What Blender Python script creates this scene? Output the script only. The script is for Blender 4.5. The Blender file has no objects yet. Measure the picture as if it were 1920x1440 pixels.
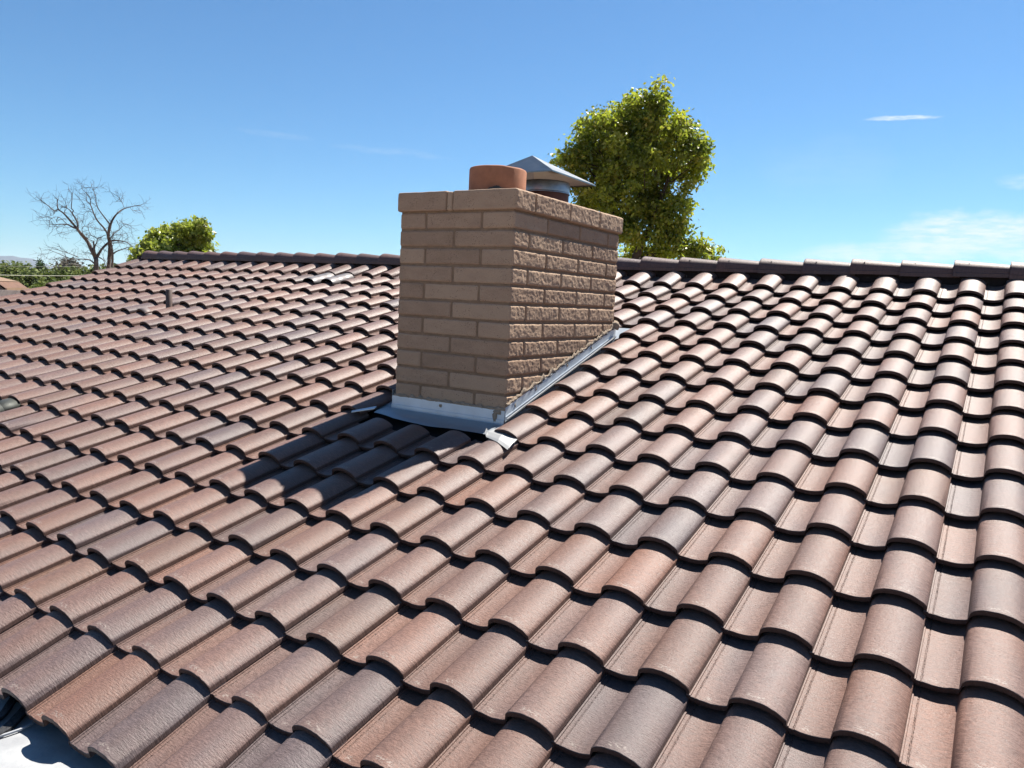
import bpy, math, random
import numpy as np
from mathutils import Vector, Matrix, noise
rad = math.radians
random.seed(7)
rng = np.random.default_rng(7)
S = bpy.context.scene
COL = S.collection

# ------------------------------------------------------------------ camera
RW = np.array([[0.841746632, 0.537597536, 0.049512597],
               [0.100136377, -0.065350186, -0.992825291],
               [-0.530504773, 0.840665357, -0.108841369]])
CW = np.array([1.283679195, -1.570699945, 1.37922977])
FPX = 1427.0
cam_d = bpy.data.cameras.new('camera')
cam_d.sensor_width = 36.0
cam_d.lens = 36.0 * FPX / 1920.0
cam_d.clip_start = 0.05
cam_d.clip_end = 40000
cam = bpy.data.objects.new('camera', cam_d)
COL.objects.link(cam)
m = Matrix.Identity(4)
for i in range(3):
    m[i][0] = RW[0][i]; m[i][1] = -RW[1][i]; m[i][2] = -RW[2][i]; m[i][3] = CW[i]
cam.matrix_world = m
S.camera = cam

# ------------------------------------------------------------------ light
SUN = Vector((0.118, 0.635, 1.0)).normalized()        # towards the sun
sun_d = bpy.data.lights.new('sun', 'SUN')
sun_d.energy = 5.0
sun_d.angle = rad(0.5)
sun_d.color = (1.0, 0.95, 0.87)
sun = bpy.data.objects.new('sun', sun_d)
COL.objects.link(sun)
sun.rotation_euler = SUN.to_track_quat('Z', 'Y').to_euler()
S.view_settings.view_transform = 'Standard'
S.view_settings.look = 'None'
S.view_settings.gamma = 1.0
S.view_settings.exposure = 1.4
S.view_settings.use_curve_mapping = False

T18 = rad(18.0)
CT, ST = math.cos(T18), math.sin(T18)
P = 0.2936            # width of one tile
EX = 0.34100607       # exposure of one course


def ray(px, py):
    d = RW.T @ np.array([(px - 960) / FPX, (py - 720) / FPX, 1.0])
    return d / np.linalg.norm(d)


def at(px, py, dist):
    return Vector(CW + ray(px, py) * dist)


# world: physical sky, a thin cirrus bank, a short trail
W = bpy.data.worlds.new('World')
S.world = W
W.use_nodes = True


class NT:
    def __init__(s, tree):
        s.t = tree; s.n = tree.nodes; s.l = tree.links; s.n.clear()

    def new(s, typ, **kw):
        n = s.n.new(typ)
        for k, v in kw.items():
            if k.startswith('_'):
                setattr(n, k[1:], v)
        return n

    def put(s, sock, v):
        if hasattr(v, 'is_linked') or hasattr(v, 'links'):
            s.l.new(v, sock)
        elif v is not None:
            if sock.type in ('RGBA',) and len(v) == 3:
                v = (*v, 1)
            sock.default_value = v

    def math(s, op, a, b=None, c=None, clamp=False):
        n = s.n.new('ShaderNodeMath'); n.operation = op; n.use_clamp = clamp
        for i, v in enumerate((a, b, c)):
            if v is not None: s.put(n.inputs[i], v)
        return n.outputs[0]

    def vm(s, op, a, b=None, out=0):
        n = s.n.new('ShaderNodeVectorMath'); n.operation = op
        s.put(n.inputs[0], a)
        if b is not None: s.put(n.inputs[1], b)
        return n.outputs[out]

    def noise(s, vec, scale, detail=3, rough=0.5, out=0, dist=0.0, dims='3D', w=None):
        n = s.n.new('ShaderNodeTexNoise'); n.noise_dimensions = dims
        if vec is not None: s.put(n.inputs['Vector'], vec)
        if w is not None: s.put(n.inputs['W'], w)
        n.inputs['Scale'].default_value = scale; n.inputs['Detail'].default_value = detail
        n.inputs['Roughness'].default_value = rough; n.inputs['Distortion'].default_value = dist
        return n.outputs[out]

    def vor(s, vec, scale, feature='F1', out=0):
        n = s.n.new('ShaderNodeTexVoronoi'); n.feature = feature
        s.put(n.inputs['Vector'], vec); n.inputs['Scale'].default_value = scale
        return n.outputs[out]

    def ramp(s, fac, stops, interp='LINEAR'):
        n = s.n.new('ShaderNodeValToRGB'); s.put(n.inputs[0], fac)
        r = n.color_ramp; r.interpolation = interp
        while len(r.elements) < len(stops): r.elements.new(0.5)
        for e, (p, c) in zip(r.elements, stops):
            e.position = p
            e.color = (c, c, c, 1) if isinstance(c, (int, float)) else (*c, 1)
        return n.outputs[0]

    def mr(s, v, a, b, c=0.0, d=1.0, smooth=True):
        n = s.n.new('ShaderNodeMapRange')
        n.interpolation_type = 'SMOOTHSTEP' if smooth else 'LINEAR'
        s.put(n.inputs[0], v)
        for i, q in enumerate((a, b, c, d)): n.inputs[1 + i].default_value = q
        return n.outputs[0]

    def mix(s, f, a, b, blend='MIX'):
        n = s.n.new('ShaderNodeMix'); n.data_type = 'RGBA'; n.blend_type = blend
        s.put(n.inputs[0], f); s.put(n.inputs[6], a); s.put(n.inputs[7], b)
        return n.outputs[2]

    def mapping(s, vec, scale=(1, 1, 1), loc=(0, 0, 0)):
        n = s.n.new('ShaderNodeMapping'); s.put(n.inputs[0], vec)
        n.inputs['Scale'].default_value = scale; n.inputs['Location'].default_value = loc
        return n.outputs[0]

    def bump(s, h, dist, strength=1.0, normal=None):
        n = s.n.new('ShaderNodeBump'); s.put(n.inputs['Height'], h)
        n.inputs['Distance'].default_value = dist; n.inputs['Strength'].default_value = strength
        if normal is not None: s.put(n.inputs['Normal'], normal)
        return n.outputs[0]


w = NT(W.node_tree)
sky = w.new('ShaderNodeTexSky', _sky_type='NISHITA')
sky.sun_disc = False
sky.sun_elevation = math.asin(SUN.z)
sky.sun_rotation = math.atan2(SUN.x, SUN.y)
sky.altitude = 800
sky.air_density = 1.0
sky.dust_density = 0.3
sky.ozone_density = 4.5
tc = w.new('ShaderNodeTexCoord')
dirv = tc.outputs['Generated']
SKYGAIN = w.vm('MULTIPLY', sky.outputs[0], (0.565, 0.885, 1.03))


def dir_axes(px0, py0, px1, py1):
    a, b = ray(px0, py0), ray(px1, py1)
    c = (a + b) / 2; c /= np.linalg.norm(c)
    t = b - a; L = np.linalg.norm(t) / 2; t /= np.linalg.norm(t)
    n = np.cross(c, t); n /= np.linalg.norm(n)
    return c, t, n, L


def streak(px0, py0, px1, py1, width_px, strength, nscale, soft=0.5):
    """a cloud streak as a band of directions on the sky"""
    c, t, n, L = dir_axes(px0, py0, px1, py1)
    d = w.vm('NORMALIZE', dirv)
    wob = w.noise(w.mapping(d, (1, 1, 1)), nscale, 4, 0.6)
    a = w.math('DIVIDE', w.vm('DOT_PRODUCT', d, tuple(t), out=1), L)
    a = w.math('SUBTRACT', a, float(np.dot(c, t)) / L)
    wd = width_px / FPX
    b = w.math('DIVIDE', w.vm('DOT_PRODUCT', d, tuple(n), out=1), wd)
    b = w.math('ADD', b, w.math('MULTIPLY', w.math('SUBTRACT', wob, 0.5), 2.2))
    r = w.math('ADD', w.math('POWER', w.math('ABSOLUTE', a), 2.5), w.math('MULTIPLY', b, b))
    m = w.mr(r, 1.0, 1.0 - soft - 0.45, 0, 1)
    front = w.math('GREATER_THAN', w.vm('DOT_PRODUCT', d, tuple(c), out=1), 0.3)
    fib = w.noise(w.mapping(d, (1, 1, 5)), nscale * 3, 5, 0.6)
    m = w.math('MULTIPLY', m, w.mr(fib, 0.25, 0.7, 0.25, 1))
    return w.math('MULTIPLY', w.math('MULTIPLY', m, front), strength)


clouds = [streak(1612, 223, 1775, 218, 4.5, 0.85, 30),
          streak(1630, 440, 2080, 425, 36, 0.95, 14, 0.55),
          streak(1440, 474, 2150, 472, 24, 0.85, 10, 0.55),
          streak(1690, 410, 1920, 402, 14, 0.45, 20, 0.55),
          streak(1860, 338, 2000, 330, 16, 0.35, 22, 0.55),
          streak(430, 240, 600, 262, 7, 0.11, 18, 0.6),
          streak(600, 270, 860, 298, 8, 0.12, 18, 0.6),
          streak(1400, 330, 1700, 300, 60, 0.07, 6, 0.6)]
cm = clouds[0]
for c_ in clouds[1:]:
    cm = w.math('MAXIMUM', cm, c_)
skyc = w.mix(cm, SKYGAIN, (6.4, 7.2, 7.8))
bg = w.new('ShaderNodeBackground')
w.l.new(skyc, bg.inputs[0])
bg.inputs[1].default_value = 0.05
wo = w.new('ShaderNodeOutputWorld')
w.l.new(bg.outputs[0], wo.inputs[0])


# ------------------------------------------------------------------ helpers
def mesh(name, verts, faces, mat=None, parent=None, smooth=False, mats=None, midx=None):
    me = bpy.data.meshes.new(name)
    me.from_pydata([tuple(v) for v in verts], [], [tuple(f) for f in faces])
    for k in (mats or ([mat] if mat else [])): me.materials.append(k)
    if midx is not None: me.polygons.foreach_set('material_index', midx)
    if smooth: me.polygons.foreach_set('use_smooth', [True] * len(me.polygons))
    me.update()
    o = bpy.data.objects.new(name, me)
    COL.objects.link(o)
    if parent: o.parent = parent
    return o


def tag(o, label=None, cat=None, group=None, kind=None):
    if label: o['label'] = label
    if cat: o['category'] = cat
    if group: o['group'] = group
    if kind: o['kind'] = kind
    return o


def empty(name, parent=None):
    o = bpy.data.objects.new(name, None)
    COL.objects.link(o)
    if parent: o.parent = parent
    return o


class MB:
    def __init__(s): s.v = []; s.f = []

    def add(s, v, f):
        b = len(s.v); s.v += [tuple(q) for q in v]; s.f += [tuple(b + i for i in q) for q in f]

    def box(s, x0, x1, y0, y1, z0, z1):
        s.add([(x0, y0, z0), (x1, y0, z0), (x1, y1, z0), (x0, y1, z0), (x0, y0, z1), (x1, y0, z1), (x1, y1, z1), (x0, y1, z1)],
              [(3, 2, 1, 0), (4, 5, 6, 7), (0, 1, 5, 4), (1, 2, 6, 5), (2, 3, 7, 6), (3, 0, 4, 7)])

    def tube(s, pts, radii, n=6, cap=True):
        pts = [Vector(q) for q in pts]; rings = []
        up = Vector((0.13, 0.2, 1))
        for i, q in enumerate(pts):
            d = (pts[min(i + 1, len(pts) - 1)] - pts[max(i - 1, 0)]).normalized()
            a = d.cross(up)
            if a.length < 0.05: a = d.cross(Vector((1, 0, 0)))
            a.normalize(); b = d.cross(a)
            rings.append([q + (a * math.cos(k * 2 * math.pi / n) + b * math.sin(k * 2 * math.pi / n)) * radii[i] for k in range(n)])
        b0 = len(s.v)
        for r in rings: s.v += [tuple(q) for q in r]
        for i in range(len(rings) - 1):
            for k in range(n):
                a0 = b0 + i * n; k2 = (k + 1) % n
                s.f.append((a0 + k, a0 + k2, a0 + n + k2, a0 + n + k))
        if cap:
            s.f.append(tuple(b0 + k for k in range(n)))
            s.f.append(tuple(b0 + (len(rings) - 1) * n + n - 1 - k for k in range(n)))

    def lathe(s, prof, cx, cy, n=48, close=False):
        b0 = len(s.v)
        for r, z in prof:
            for k in range(n):
                a = 2 * math.pi * k / n
                s.v.append((cx + r * math.cos(a), cy + r * math.sin(a), z))
        for i in range(len(prof) - 1):
            for k in range(n):
                k2 = (k + 1) % n
                s.f.append((b0 + i * n + k, b0 + i * n + k2, b0 + (i + 1) * n + k2, b0 + (i + 1) * n + k))

    def build(s, name, mat=None, parent=None, smooth=False):
        return mesh(name, s.v, s.f, mat, parent, smooth)


def mat(name):
    m_ = bpy.data.materials.new(name); m_.use_nodes = True
    t = NT(m_.node_tree)
    b = t.new('ShaderNodeBsdfPrincipled'); o = t.new('ShaderNodeOutputMaterial')
    t.l.new(b.outputs[0], o.inputs[0])
    return m_, t, b, o


def R2W(u, v, h):
    """metres along the eave, metres up the slope, height above the slope"""
    return (u, v * CT - h * ST, v * ST + h * CT)


# ------------------------------------------------------------------ materials
def tile_mat():
    m_, t, b, o = mat('concrete_tile')
    uv = t.new('ShaderNodeUVMap', _uv_map='uv').outputs[0]
    at_ = t.new('ShaderNodeAttribute', _attribute_name='tile')
    sep = t.new('ShaderNodeSeparateColor'); t.l.new(at_.outputs[0], sep.inputs[0])
    r1, r2, r3 = sep.outputs
    su = t.new('ShaderNodeSeparateXYZ'); t.l.new(uv, su.inputs[0])
    x, y = su.outputs[0], su.outputs[1]
    off = t.new('ShaderNodeCombineXYZ')
    t.l.new(t.math('MULTIPLY', r2, 37.0), off.inputs[0]); t.l.new(t.math('MULTIPLY', r3, 53.0), off.inputs[1])
    t.l.new(t.math('MULTIPLY', r1, 71.0), off.inputs[2])
    p = t.vm('ADD', uv, off.outputs[0])
    # flashed colour drifting across each tile
    fl = t.noise(t.mapping(p, (5.0, 1.8, 1)), 1.0, 2, 0.5)
    fl2 = t.noise(t.mapping(p, (14.0, 4, 1)), 1.0, 3, 0.55)
    h = t.math('ADD', r1, t.math('MULTIPLY', t.math('SUBTRACT', fl, 0.5), 0.95))
    h = t.math('ADD', h, t.math('MULTIPLY', t.math('SUBTRACT', fl2, 0.5), 0.25), clamp=True)
    col = t.ramp(h, [(0.0, (0.094, 0.071, 0.070)), (0.22, (0.105, 0.073, 0.068)), (0.42, (0.120, 0.075, 0.064)),
                     (0.62, (0.132, 0.077, 0.061)), (0.82, (0.141, 0.077, 0.058)), (1.0, (0.148, 0.075, 0.053))])
    tan = t.mr(r3, 0.80, 0.97)
    col = t.mix(t.math('MULTIPLY', tan, 0.22), col, (0.098, 0.065, 0.044))
    val = t.math('ADD', 0.95, t.math('MULTIPLY', r2, 0.22))
    col = t.mix(1.0, col, t.vm('SCALE', (1, 1, 1), None), 'MULTIPLY') if False else col
    vv = t.new('ShaderNodeCombineXYZ')
    for i in range(3): t.l.new(val, vv.inputs[i])
    col = t.mix(1.0, col, vv.outputs[0], 'MULTIPLY')
    # fine sand grain, brushed strokes across the tile
    g = t.noise(t.mapping(p, (330, 420, 1)), 1.0, 3, 0.7)
    br = t.noise(t.mapping(p, (52, 165, 1)), 1.0, 4, 0.68)
    col = t.mix(1.0, col, t.ramp(g, [(0.25, 0.72), (0.5, 1.0), (0.78, 1.28)]), 'MULTIPLY')
    col = t.mix(1.0, col, t.ramp(br, [(0.30, 0.70), (0.50, 1.0), (0.70, 1.34)]), 'MULTIPLY')
    # pores
    po = t.vor(t.mapping(p, (160, 160, 1)), 1.0)
    pm = t.math('MULTIPLY', t.mr(po, 0.16, 0.08), t.mr(t.noise(t.mapping(p, (30, 30, 1)), 1.0, 2), 0.55, 0.66))
    col = t.mix(t.math('MULTIPLY', pm, 0.8), col, (0.025, 0.016, 0.013))
    # gritty crumbs along the interlock
    ln = t.math('MULTIPLY', t.mr(x, 0.0150, 0.0178), t.mr(x, 0.0245, 0.0215))
    dn = t.noise(t.mapping(p, (420, 120, 1)), 1.0, 3, 0.65)
    dots = t.math('MULTIPLY', ln, t.mr(dn, 0.53, 0.60))
    col = t.mix(t.math('MULTIPLY', dots, 0.85), col, (0.015, 0.010, 0.009))
    # pale bloom marks near the nose
    ny = t.math('MULTIPLY', t.mr(y, 0.010, 0.018), t.mr(y, 0.038, 0.026))
    a1 = t.math('MULTIPLY', t.mr(x, 0.035, 0.042), t.mr(x, 0.070, 0.060))
    a2 = t.math('MULTIPLY', t.mr(x, 0.165, 0.18), t.mr(x, 0.250, 0.230))
    en = t.noise(t.mapping(p, (110, 170, 1)), 1.0, 3, 0.6)
    ef = t.math('MULTIPLY', t.math('MULTIPLY', ny, t.math('MAXIMUM', a1, a2)), t.mr(en, 0.50, 0.58))
    col = t.mix(t.math('MULTIPLY', ef, 0.6), col, (0.27, 0.23, 0.20))
    # scattered dark litter, in sparse patches
    lt = t.vor(t.mapping(p, (75, 60, 1)), 1.0)
    lm = t.math('MULTIPLY', t.mr(lt, 0.17, 0.10), t.mr(t.noise(t.mapping(p, (3.5, 3.5, 1)), 1.0, 1), 0.64, 0.70))
    col = t.mix(t.math('MULTIPLY', lm, 0.85), col, (0.020, 0.012, 0.009))
    # dirt in the pan
    dn2 = t.noise(t.mapping(p, (6, 3, 1)), 1.0, 5, 0.65)
    dirt = t.math('MULTIPLY', t.mr(dn2, 0.5, 0.75), 0.25)
    col = t.mix(dirt, col, (0.080, 0.058, 0.047))
    # darker red-brown on the nose face, weaker on the side lip
    nose_lip = t.math('MAXIMUM', t.math('LESS_THAN', y, 0.0008), t.math('MULTIPLY', t.math('GREATER_THAN', x, 0.2941), 0.45))
    col = t.mix(t.math('MULTIPLY', nose_lip, 0.85), col, (0.034, 0.019, 0.016))
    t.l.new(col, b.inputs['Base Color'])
    ro = t.math('ADD', 0.26, t.math('MULTIPLY', br, 0.46))
    t.l.new(t.math('ADD', ro, t.math('MULTIPLY', dots, 0.3)), b.inputs['Roughness'])
    b.inputs['Specular IOR Level'].default_value = 0.33
    hb = t.math('ADD', t.math('MULTIPLY', br, 1.0), t.math('MULTIPLY', g, 0.35))
    n1 = t.bump(hb, 0.0026, 1.0)
    n2 = t.bump(t.math('ADD', dots, pm), 0.0015, 0.6, n1)
    t.l.new(n2, b.inputs['Normal'])
    return m_


def simple(name, col, rough=0.6, metal=0.0, nscale=20, var=0.25, bumpd=0.001, bscale=None, spec=0.5, coord='Object', detail=4):
    m_, t, b, o = mat(name)
    tc_ = t.new('ShaderNodeTexCoord').outputs[coord]
    n = t.noise(tc_, nscale, detail, 0.6)
    c = t.mix(1.0, (*col, 1), t.ramp(n, [(0.25, 1 - var), (0.75, 1 + var)]), 'MULTIPLY')
    t.l.new(c, b.inputs['Base Color'])
    b.inputs['Roughness'].default_value = rough
    b.inputs['Metallic'].default_value = metal
    b.inputs['Specular IOR Level'].default_value = spec
    if bumpd:
        t.l.new(t.bump(t.noise(tc_, bscale or nscale * 6, 4, 0.6), bumpd), b.inputs['Normal'])
    return m_


def brick_mat():
    m_, t, b, o = mat('slump_block')
    oc = t.new('ShaderNodeTexCoord').outputs['Object']
    at_ = t.new('ShaderNodeAttribute', _attribute_name='tile')
    sep = t.new('ShaderNodeSeparateColor'); t.l.new(at_.outputs[0], sep.inputs[0])
    p = t.vm('ADD', oc, at_.outputs[1])
    n1 = t.noise(t.mapping(oc, (1, 1, 2.2)), 9, 4, 0.6)
    col = t.ramp(t.math('ADD', t.math('MULTIPLY', sep.outputs[0], 0.55), t.math('MULTIPLY', n1, 0.75)),
                 [(0.15, (0.248, 0.165, 0.110)), (0.5, (0.312, 0.208, 0.141)), (0.85, (0.375, 0.258, 0.175))])
    g = t.noise(oc, 420, 3, 0.65)
    col = t.mix(1.0, col, t.ramp(g, [(0.3, 0.72), (0.55, 1.0), (0.75, 1.24)]), 'MULTIPLY')
    po = t.vor(t.mapping(p, (1, 1, 1.6)), 70)
    msk = t.mr(t.noise(p, 14, 3, 0.6), 0.44, 0.58)
    pit = t.math('MULTIPLY', t.mr(po, 0.27, 0.14), msk)
    col = t.mix(t.math('MULTIPLY', pit, 0.75), col, (0.09, 0.06, 0.042))
    t.l.new(col, b.inputs['Base Color'])
    b.inputs['Roughness'].default_value = 0.9
    b.inputs['Specular IOR Level'].default_value = 0.25
    hgt = t.math('SUBTRACT', t.math('ADD', t.math('MULTIPLY', g, 0.35), t.math('MULTIPLY', t.noise(oc, 110, 4, 0.6), 0.6)), pit)
    t.l.new(t.bump(hgt, 0.0022, 0.9), b.inputs['Normal'])
    return m_


def galv_mat(name, base, rough, tint=0.12, scale=10, metal=0.55):
    m_, t, b, o = mat(name)
    oc = t.new('ShaderNodeTexCoord').outputs['Object']
    n = t.noise(oc, scale, 4, 0.6)
    col = t.mix(1.0, (*base, 1), t.ramp(n, [(0.3, 1 - tint), (0.7, 1 + tint)]), 'MULTIPLY')
    st = t.mr(t.noise(oc, scale * 5, 5, 0.7), 0.60, 0.72)
    col = t.mix(t.math('MULTIPLY', st, 0.35), col, (0.25, 0.24, 0.24))
    t.l.new(col, b.inputs['Base Color'])
    b.inputs['Metallic'].default_value = metal
    t.l.new(t.math('ADD', rough - 0.06, t.math('MULTIPLY', n, 0.14)), b.inputs['Roughness'])
    t.l.new(t.bump(t.noise(oc, 14, 2), 0.002, 0.5), b.inputs['Normal'])
    return m_


def leaf_mat(name, stops, trans=0.45, tcol=(0.30, 0.42, 0.03), rough=0.42, spec=0.45):
    m_, t, b, o = mat(name)
    at_ = t.new('ShaderNodeAttribute', _attribute_name='tile')
    sep = t.new('ShaderNodeSeparateColor'); t.l.new(at_.outputs[0], sep.inputs[0])
    col = t.ramp(sep.outputs[0], stops)
    t.l.new(col, b.inputs['Base Color'])
    b.inputs['Roughness'].default_value = rough
    b.inputs['Specular IOR Level'].default_value = spec
    tr = t.new('ShaderNodeBsdfTranslucent')
    t.l.new(t.mix(0.5, col, tcol), tr.inputs[0])
    mx = t.new('ShaderNodeMixShader'); mx.inputs[0].default_value = trans
    t.l.new(b.outputs[0], mx.inputs[1]); t.l.new(tr.outputs[0], mx.inputs[2])
    t.l.new(mx.outputs[0], o.inputs[0])
    return m_


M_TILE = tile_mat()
M_BRICK = brick_mat()
M_MORTAR = simple('mortar', (0.200, 0.132, 0.086), 0.95, nscale=25, var=0.2, bumpd=0.003, bscale=160, spec=0.2)
M_SEALANT = simple('tan_mortar_smear', (0.25, 0.195, 0.145), 0.9, nscale=30, var=0.25, bumpd=0.003, bscale=120, spec=0.2)
M_CLAY = simple('clay_flue', (0.30, 0.125, 0.066), 0.8, nscale=14, var=0.22, bumpd=0.001, bscale=120, spec=0.3)
M_CLAYD = simple('dull_clay_flue', (0.13, 0.058, 0.042), 0.85, nscale=14, var=0.22, bumpd=0.001, bscale=120, spec=0.3)
M_GALV = galv_mat('galvanised_cowl', (0.20, 0.20, 0.19), 0.30, 0.1, 10, 0.95)
M_GALVD = galv_mat('galvanised_collar', (0.30, 0.32, 0.34), 0.40, 0.25, 10, 0.9)
M_FLASH = galv_mat('flashing_metal', (0.50, 0.55, 0.60), 0.45, 0.08, 10, 0.30)
M_APRON = galv_mat('apron_metal', (0.27, 0.30, 0.33), 0.42, 0.08)
M_WHITEF = galv_mat('bare_flashing', (0.27, 0.275, 0.28), 0.5, 0.06, 10, 0.3)
M_FLASHD = galv_mat('weathered_lead', (0.12, 0.095, 0.088), 0.6, 0.12, 14, 0.2)
M_TAR = simple('roof_tar', (0.018, 0.018, 0.020), 0.6, nscale=40, var=0.4, bumpd=0.006, bscale=60)
M_FELT = simple('roof_felt', (0.022, 0.016, 0.015), 0.95, nscale=30, var=0.3, bumpd=0.001, spec=0.2)
M_PIPE = simple('painted_pipe', (0.075, 0.046, 0.036), 0.7, nscale=20, var=0.2, bumpd=0.0005)
M_VENT = galv_mat('vent_metal', (0.13, 0.12, 0.12), 0.52, 0.1)
M_VENTG = galv_mat('vent_metal_weathered', (0.035, 0.038, 0.034), 0.6, 0.2)
M_STUCCO = simple('stucco', (0.50, 0.42, 0.33), 0.95, nscale=5, var=0.08, bumpd=0.004, bscale=90, spec=0.2)
M_WOOD = simple('painted_fascia', (0.20, 0.13, 0.10), 0.7, nscale=12, var=0.15, bumpd=0.0006)
M_BARK = simple('grey_bark', (0.095, 0.075, 0.066), 0.9, nscale=6, var=0.4, bumpd=0.01, bscale=30, spec=0.2)
M_BARKD = simple('dark_bark', (0.055, 0.042, 0.032), 0.9, nscale=6, var=0.35, bumpd=0.01, bscale=30, spec=0.2)
M_DRY = simple('dead_twig', (0.085, 0.068, 0.064), 0.9, nscale=3, var=0.4, bumpd=0, spec=0.2)
M_GROUND = simple('desert_soil', (0.30, 0.22, 0.15), 0.95, nscale=0.05, var=0.35, bumpd=0.02, bscale=4, spec=0.15, detail=10)
M_HILL = simple('mountain_rock', (0.035, 0.042, 0.055), 0.95, nscale=0.002, var=0.3, bumpd=0, spec=0.1, detail=8)


def white_roof_mat():
    m_, t, b, o = mat('white_roof_coating')
    oc = t.new('ShaderNodeTexCoord').outputs['Object']
    n = t.noise(oc, 7, 6, 0.65)
    col = t.ramp(n, [(0.3, (0.215, 0.22, 0.23)), (0.5, (0.27, 0.275, 0.28)), (0.7, (0.32, 0.32, 0.32))])
    d = t.mr(t.noise(oc, 30, 5, 0.7), 0.60, 0.75)
    col = t.mix(t.math('MULTIPLY', d, 0.25), col, (0.24, 0.23, 0.215))
    t.l.new(col, b.inputs['Base Color'])
    b.inputs['Roughness'].default_value = 0.75
    t.l.new(t.bump(t.noise(oc, 22, 5, 0.6), 0.004, 0.7), b.inputs['Normal'])
    return m_


M_WROOF = white_roof_mat()

# ------------------------------------------------------------------ tile geometry
def tile_profile(full=True):
    pts = [(-0.0090, -0.0212), (0.0012, -0.0212), (0.0050, -0.0218), (0.0062, -0.0256), (0.0172, -0.0262), (0.0184, -0.0274), (0.0204, -0.0274), (0.0218, -0.0262)]
    pts += [(0.034, -0.0276), (0.050, -0.0290), (0.068, -0.0288), (0.084, -0.0268), (0.099, -0.0234), (0.1110, -0.0194),
            (0.1190, -0.0158), (0.1212, -0.0080)]
    for k in range(0, 7):
        a = rad(15 * k)
        pts.append((0.197 - 0.0735 * math.cos(a), 0.002 + 0.035 * math.sin(a) ** 0.92))
    for k in range(1, 9):
        q = k / 9
        pts.append((0.197 + 0.0962 * q, 0.037 - 0.0360 * q ** 2.3))
    pts.append((0.2930, 0.0008)); pts.append((0.2938, -0.0010)); pts.append((0.2942, -0.0034)); pts.append((0.2945, -0.0188))
    return pts


PROF = tile_profile()
THK = 0.0185
PROF_LO = [PROF[i] for i in (0, 5, 8, 11, 14, 16, 19, 22, 25, 28, 30, len(PROF) - 2, len(PROF) - 1)]


def tile_geo(c, r, prof, v0=None, v1=None, xmin=None, xmax=None, jit=1.0, dz0=0.0, mirror=None, slope_drop=0.038, hoff=0.0):
    """one tile: verts in world, faces, uv per vertex"""
    pr = [q for q in prof if (xmin is None or q[0] >= xmin) and (xmax is None or q[0] <= xmax)]
    n = len(pr)
    du = random.uniform(-.0007, .0007) * jit; dv = random.gauss(0, .0036) * jit
    dh = random.uniform(-.0015, .0018) * jit; yaw = random.uniform(-.0035, .0035) * jit
    tilt = random.uniform(-.010, .010) * jit
    v0 = 0.0 if v0 is None else v0
    v1 = (EX + 0.07) if v1 is None else v1
    lens = [v0, v0 + 0.0022, (v0 + v1) / 2, v1]
    V, UV = [], []
    base_u = (c - 1) * P; base_v = r * EX
    wob = [random.uniform(-.0008, .0008) for _ in pr]
    if jit and random.random() < 0.22:
        k_ = random.randrange(3, n - 3)
        for q_, a_ in ((k_, .0055), (k_ + 1, .003), (k_ - 1, .002)): wob[q_] += a_ * random.random()
    for li, L in enumerate(lens):
        for k, (x, z) in enumerate(pr):
            zz = z - (0.0022 if li == 0 else 0)
            h = zz + dz0 + dh - slope_drop * L / EX + tilt * (x - 0.15) + hoff
            V.append((base_u + x + du + yaw * L, base_v + L + dv - yaw * (x - 0.15) + (wob[k] if li < 2 else 0), h)); UV.append((x, L))
    for li, L in enumerate((v0, v1)):
        for k, (x, z) in enumerate(pr):
            # underside follows the top, inset at the two sides
            xi = min(max(x, pr[0][0]), pr[-1][0] - (0.010 if k > n - 3 else 0))
            zz = z - THK if k < n - 3 else pr[n - 5][1] - THK * 1.0
            if k == n - 1: zz = z
            h = zz + dz0 + dh - slope_drop * L / EX + tilt * (x - 0.15) + hoff
            V.append((base_u + xi + du + yaw * L, base_v + L + dv - yaw * (x - 0.15) + (wob[k] if li < 1 else 0), h)); UV.append((x, L))
    F = []
    for li in range(3):
        for k in range(n - 1):
            F.append((li * n + k, li * n + k + 1, (li + 1) * n + k + 1, (li + 1) * n + k))
    B0, B1 = 4 * n, 5 * n
    for k in range(n - 1):
        F.append((k, B0 + k, B0 + k + 1, k + 1))                        # nose
        F.append((3 * n + k, 3 * n + k + 1, B1 + k + 1, B1 + k))        # upper end
        F.append((B0 + k, B1 + k, B1 + k + 1, B0 + k + 1))              # underside
    F.append((0, n, 2 * n, 3 * n, B1, B0))
    F.append((n - 1, B0 + n - 1, B1 + n - 1, 4 * n - 1, 3 * n - 1, 2 * n - 1))
    if mirror is None:
        Wv = [R2W(*q) for q in V]
    else:
        Wv = []
        for q in V:
            a = R2W(*q); Wv.append((mirror[0] - a[0], 2 * mirror[1] - a[1], a[2]))
    return Wv, F, UV


def tile_rand(c, r):
    """colour of a tile: random with a weak drift so that similar tiles meet"""
    a = noise.noise(Vector((c * 0.6, r * 0.8, 3.1)))
    h = 0.50 + 0.26 * a + random.gauss(0, 0.16)
    return (min(max(h, 0.02), 0.98), random.random(), random.random())


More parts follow.
